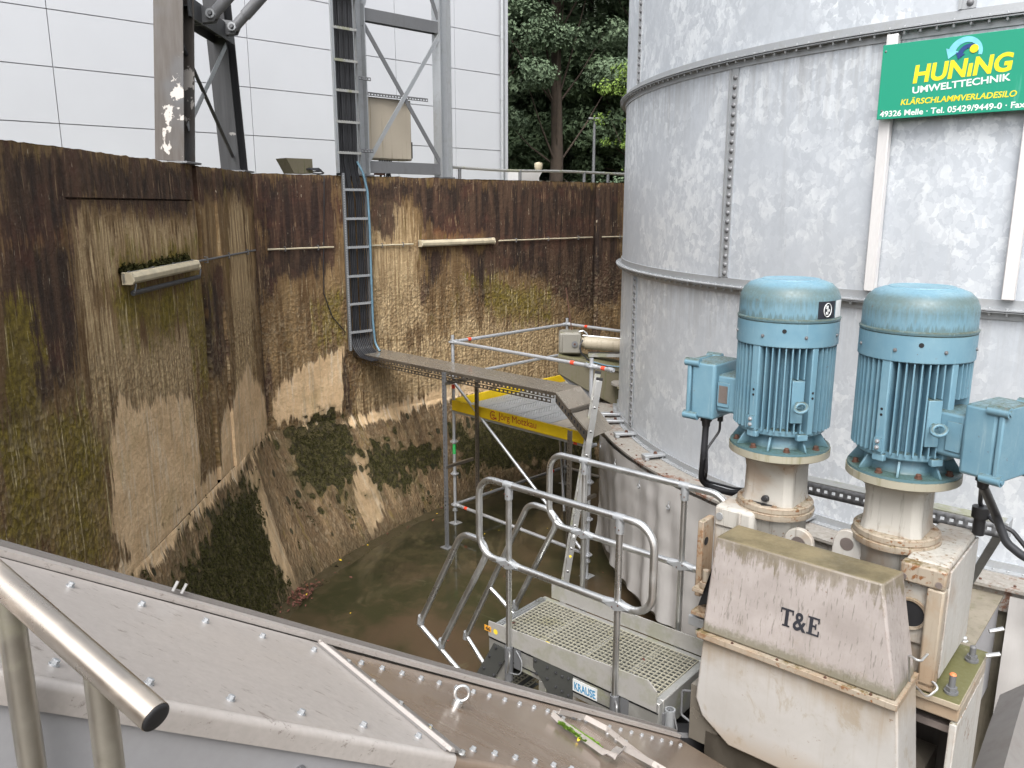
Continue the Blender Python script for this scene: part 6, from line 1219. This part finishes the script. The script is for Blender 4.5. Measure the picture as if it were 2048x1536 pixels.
sm = MB(CF).hexa([(.885, -.09, .001), (.955, -.09, .001), (.985, .645, .001), (.905, .645, .001), (.89, -.09, .008), (.95, -.09, .008), (.98, .645, .008), (.91, .645, .008)]).build('seam_strip', M['edge'], t, smooth=0)
MB(CF).hexa([(.885, -.09, .0075), (.905, -.09, .0075), (.928, .66, .0075), (.908, .66, .0075), (.89, -.09, .018), (.9, -.09, .018), (.922, .66, .018), (.913, .66, .018)]).build('seam_rib', M['cover'], sm, smooth=0)
for k in range(-1, 5): MB(CF).bolt((.925 + .008 * k, .06 + .15 * k, .007), (0, 0, 1), .0085, .01).build('seam_bolt', M['alu'], sm) if k >= 0 else None
for k in range(-3, 5):
    if .205 * k < .87: MB(CF).bolt((.205 * k, 0, 0), (0, 0, 1), .0085, .011).build('bolt', M['galv'], t)
    if .03 + .205 * k < .9: MB(CF).bolt((.03 + .205 * k, .58, 0), (0, 0, 1), .0085, .011).build('bolt', M['galv'], t)
for k in range(24):
    s = 1.04 + .1 * k
    if s < 3.45: MB(CF).bolt((s, -.012 - .018 * (s - 1), -.005), (0, 0, 1), .0085, .011).build('bolt', M['galv'], t)
    if 1.08 + .1 * k < 2.6: MB(CF).bolt((1.08 + .1 * k, .585, -.005), (0, 0, 1), .0085, .011).build('bolt', M['galv'], t)
# far side flange: two raised strips and the far wall of the trough
for o0, o1, z0, z1, m in ((.004, -.03, .0005, .018, 'cover'), (-.032, -.05, -.05, .03, 'edge'), (-.052, -.075, -.01, .012, 'tray')):
    MB(CF).hexa([(-1.3, ft(-1.3) + o0, z0), (SE, ft(SE) + o0, z0), (SE, ft(SE) + o1, z0), (-1.3, ft(-1.3) + o1, z0), (-1.3, ft(-1.3) + o0, z1), (SE, ft(SE) + o0, z1), (SE, ft(SE) + o1, z1), (-1.3, ft(-1.3) + o1, z1)]).build('edge_flange', M[m], t, fixn=True, smooth=0)
for s in (.34, .37): MB(CF).tube([(s, ft(s) - .045, .028), (s, ft(s) - .045, .06)], .005, 8).build('stud', M['alu'], t)
MB(CF).hexa([(-1.3, ft(-1.3) - .05, -.6), (SE, ft(SE) - .05, -.5), (SE, ft(SE) - .04, -.5), (-1.3, ft(-1.3) - .04, -.6), (-1.3, ft(-1.3) - .05, -.05), (SE, ft(SE) - .05, -.05), (SE, ft(SE) - .04, -.05), (-1.3, ft(-1.3) - .04, -.05)]).build('far_side_panel', M['side_panel'], t, fixn=True, smooth=0)
MB(CF).hexa([(-1.3, .642, -.9), (SE, .642, -.6), (SE, .65, -.6), (-1.3, .65, -.9), (-1.3, .642, -.022), (SE, .642, -.022), (SE, .65, -.022), (-1.3, .65, -.022)]).build('near_side_panel', M['side_panel'], t, fixn=True, smooth=0)
for s, w in ((.47, .022), (-.42, .022)):
    br = MB(CF).hexa([(s, .70, -.34), (s + w, .70, -.34), (s + w, .712, -.34), (s, .712, -.34), (s + .05, .672, -.1), (s + .05 + w, .672, -.1), (s + .05 + w, .69, -.1), (s + .05, .69, -.1)]).build('edge_bracket', M['cover'], t, fixn=True, smooth=0)
    for q in (-.012, .1): MB(CF).bolt((s + q, .651, -.105), (0, 1, 0), .011, .012).build('bolt', M['galv_dark'], br)
for s, z in ((-.28, -.15), (-.16, -.30)): MB(CF).bolt((s, .651, z), (0, 1, 0), .022, .016).build('bolt', M['alu'], t)
MB(CF).tube([(-.6, .69, -.22), (.0, .69, -.20)], .006, 8).build('tie_rod', M['galv'], t); MB(CF).tube([(-.7, .69, -.27), (-.33, .69, -.255)], .007, 8).build('tie_rod', M['galv'], t)
MB(CF).box(-.42, -.05, .6515, .654, -.45, -.215).build('shiny_patch_plate', M['alu'], t)
ey = MB(CF); c_ = V((1.345, .20, .042)); ey.torus(c_, (-.5, .85, 0), .026, .0065, 30, 10); ey.tube([(1.345, .20, -.005), (1.345, .20, .012), (1.345, .20, .012), (1.345, .20, .018)], [.019, .019, .012, .009], 14); ey.build('eye_bolt', M['alu'], t, smooth=50)
# bent sealing strips with moss at the lower end
t2 = thing('bent_metal_strip', 'bent loose metal strip with bright moss lying across the wet chute cover', 'metal strip', CF @ V((2.4, .2, 0)))
def cpt(u, v, dz):
    o, d = V((0, 0, 0)), at(u, v, 1); k = (P0 - nC * .005 + nC * dz).dot(nC) / d.dot(nC); return d * k
def strip(px, w, dz, mat, par, name='strip'):
    mb = MB(); pts = [cpt(u, v, z) for (u, v), z in zip(px, dz)]; vs = []
    for i, p in enumerate(pts):
        d = (pts[min(i + 1, len(pts) - 1)] - pts[max(i - 1, 0)]).normalized(); s_ = d.cross(nC).normalized() * w / 2; vs += [p - s_, p + s_, p + s_ + nC * .02, p + s_ * 1.2 + nC * .02]
    mb.add(vs, [(i * 4 + j, i * 4 + j + 1, i * 4 + 5 + j, i * 4 + 4 + j) for i in range(len(pts) - 1) for j in range(3)]); return mb.build(name, mat, par, smooth=0, solid=.004)
strip([(1108, 1433), (1125, 1450), (1170, 1482), (1212, 1512), (1222, 1514), (1240, 1497), (1300, 1528), (1330, 1545)], .035, [.02, .012, .012, .015, .03, .035, .02, .02], M['cover'], t2, 'strip')
t3 = thing('bent_metal_strip', 'second loose metal strip beyond the mossy one, nearer the platform', 'metal strip', CF @ V((2.7, .0, 0)))
strip([(1112, 1424), (1165, 1436), (1215, 1462), (1262, 1500), (1320, 1545)], .03, [.015, .015, .02, .015, .012], M['cover'], t3, 'strip')
rv_ = [(cpt(1128 + 62 * f, 1452 + 40 * f, .014)) for f in np.linspace(0, 1, 60)]
def strip_moss():
    p = rnd.choice(rv_); return p + wC * rnd.gauss(0, .009) + dC * rnd.gauss(0, .012), nC, .012, 6, rnd.uniform(.008, .016)
mz = MB(); 
for _ in range(700): blades(mz, *strip_moss())
o = mz.build('moss', M['moss_green'], t2, smooth=0, kind='stuff')
for u, v in ((1107, 1430), (1125, 1440), (1160, 1437), (1215, 1467), (1232, 1478), (1250, 1487)):
    p = cpt(u, v, .0); tag(MB().bolt(p, nC, .0095, .014).build('loose_bolt', M['alu'], smooth=30), 'bright bolt beside the bent metal strips on the wet chute cover', 'bolt', 'bolts by the bent strips')
for u, v, r_, m, lb in ((858, 1460, .014, 'leaf_yellow', 'small yellow leaf by the lower end of the chute seam strip'), (1158, 1478, .012, 'leaf_yellow', 'small yellow leaf beside the bright moss on the chute')):
    b = MB(); leaf(b, cpt(u, v, .012), r_, 1, .4); tag(b.build('fallen_leaf', M[m], smooth=0), lb, 'leaf')

# ================================================================ FOREGROUND HANDRAIL
t = thing('handrail', 'brushed steel handrail end with black cap in the lower left corner', 'handrail', at(200, 1536, 1.2) + V((0, 0, -.6)))
ca = at(311, 1434, 1.13); cb_ = at(-60, 1108, 1.36); dr = (cb_ - ca).normalized()
MB().tube([ca, ca + (cb_ - ca) * 5], .0252, 40).build('rail', M['rail_steel'], t)
cp = MB().tube([ca - dr * .003, ca + dr * .02], .0235, 36); cp.tube([ca - dr * .0055, ca - dr * .004, ca - dr * .002], [.018, .0225, .0242], 36); cp.build('end_cap', M['black'], t)
for u, v, Y in ((200, 1375, 1.195), (15, 1200, 1.31)):
    f_ = (Y - ca.y) / (cb_.y - ca.y); p = ca + (cb_ - ca) * f_ - V((0, 0, .012)); po = MB().tube([p + V((0, 0, -1.0)), p], .0232, 32).build('post', M['post_steel'], t)
    mb = MB();
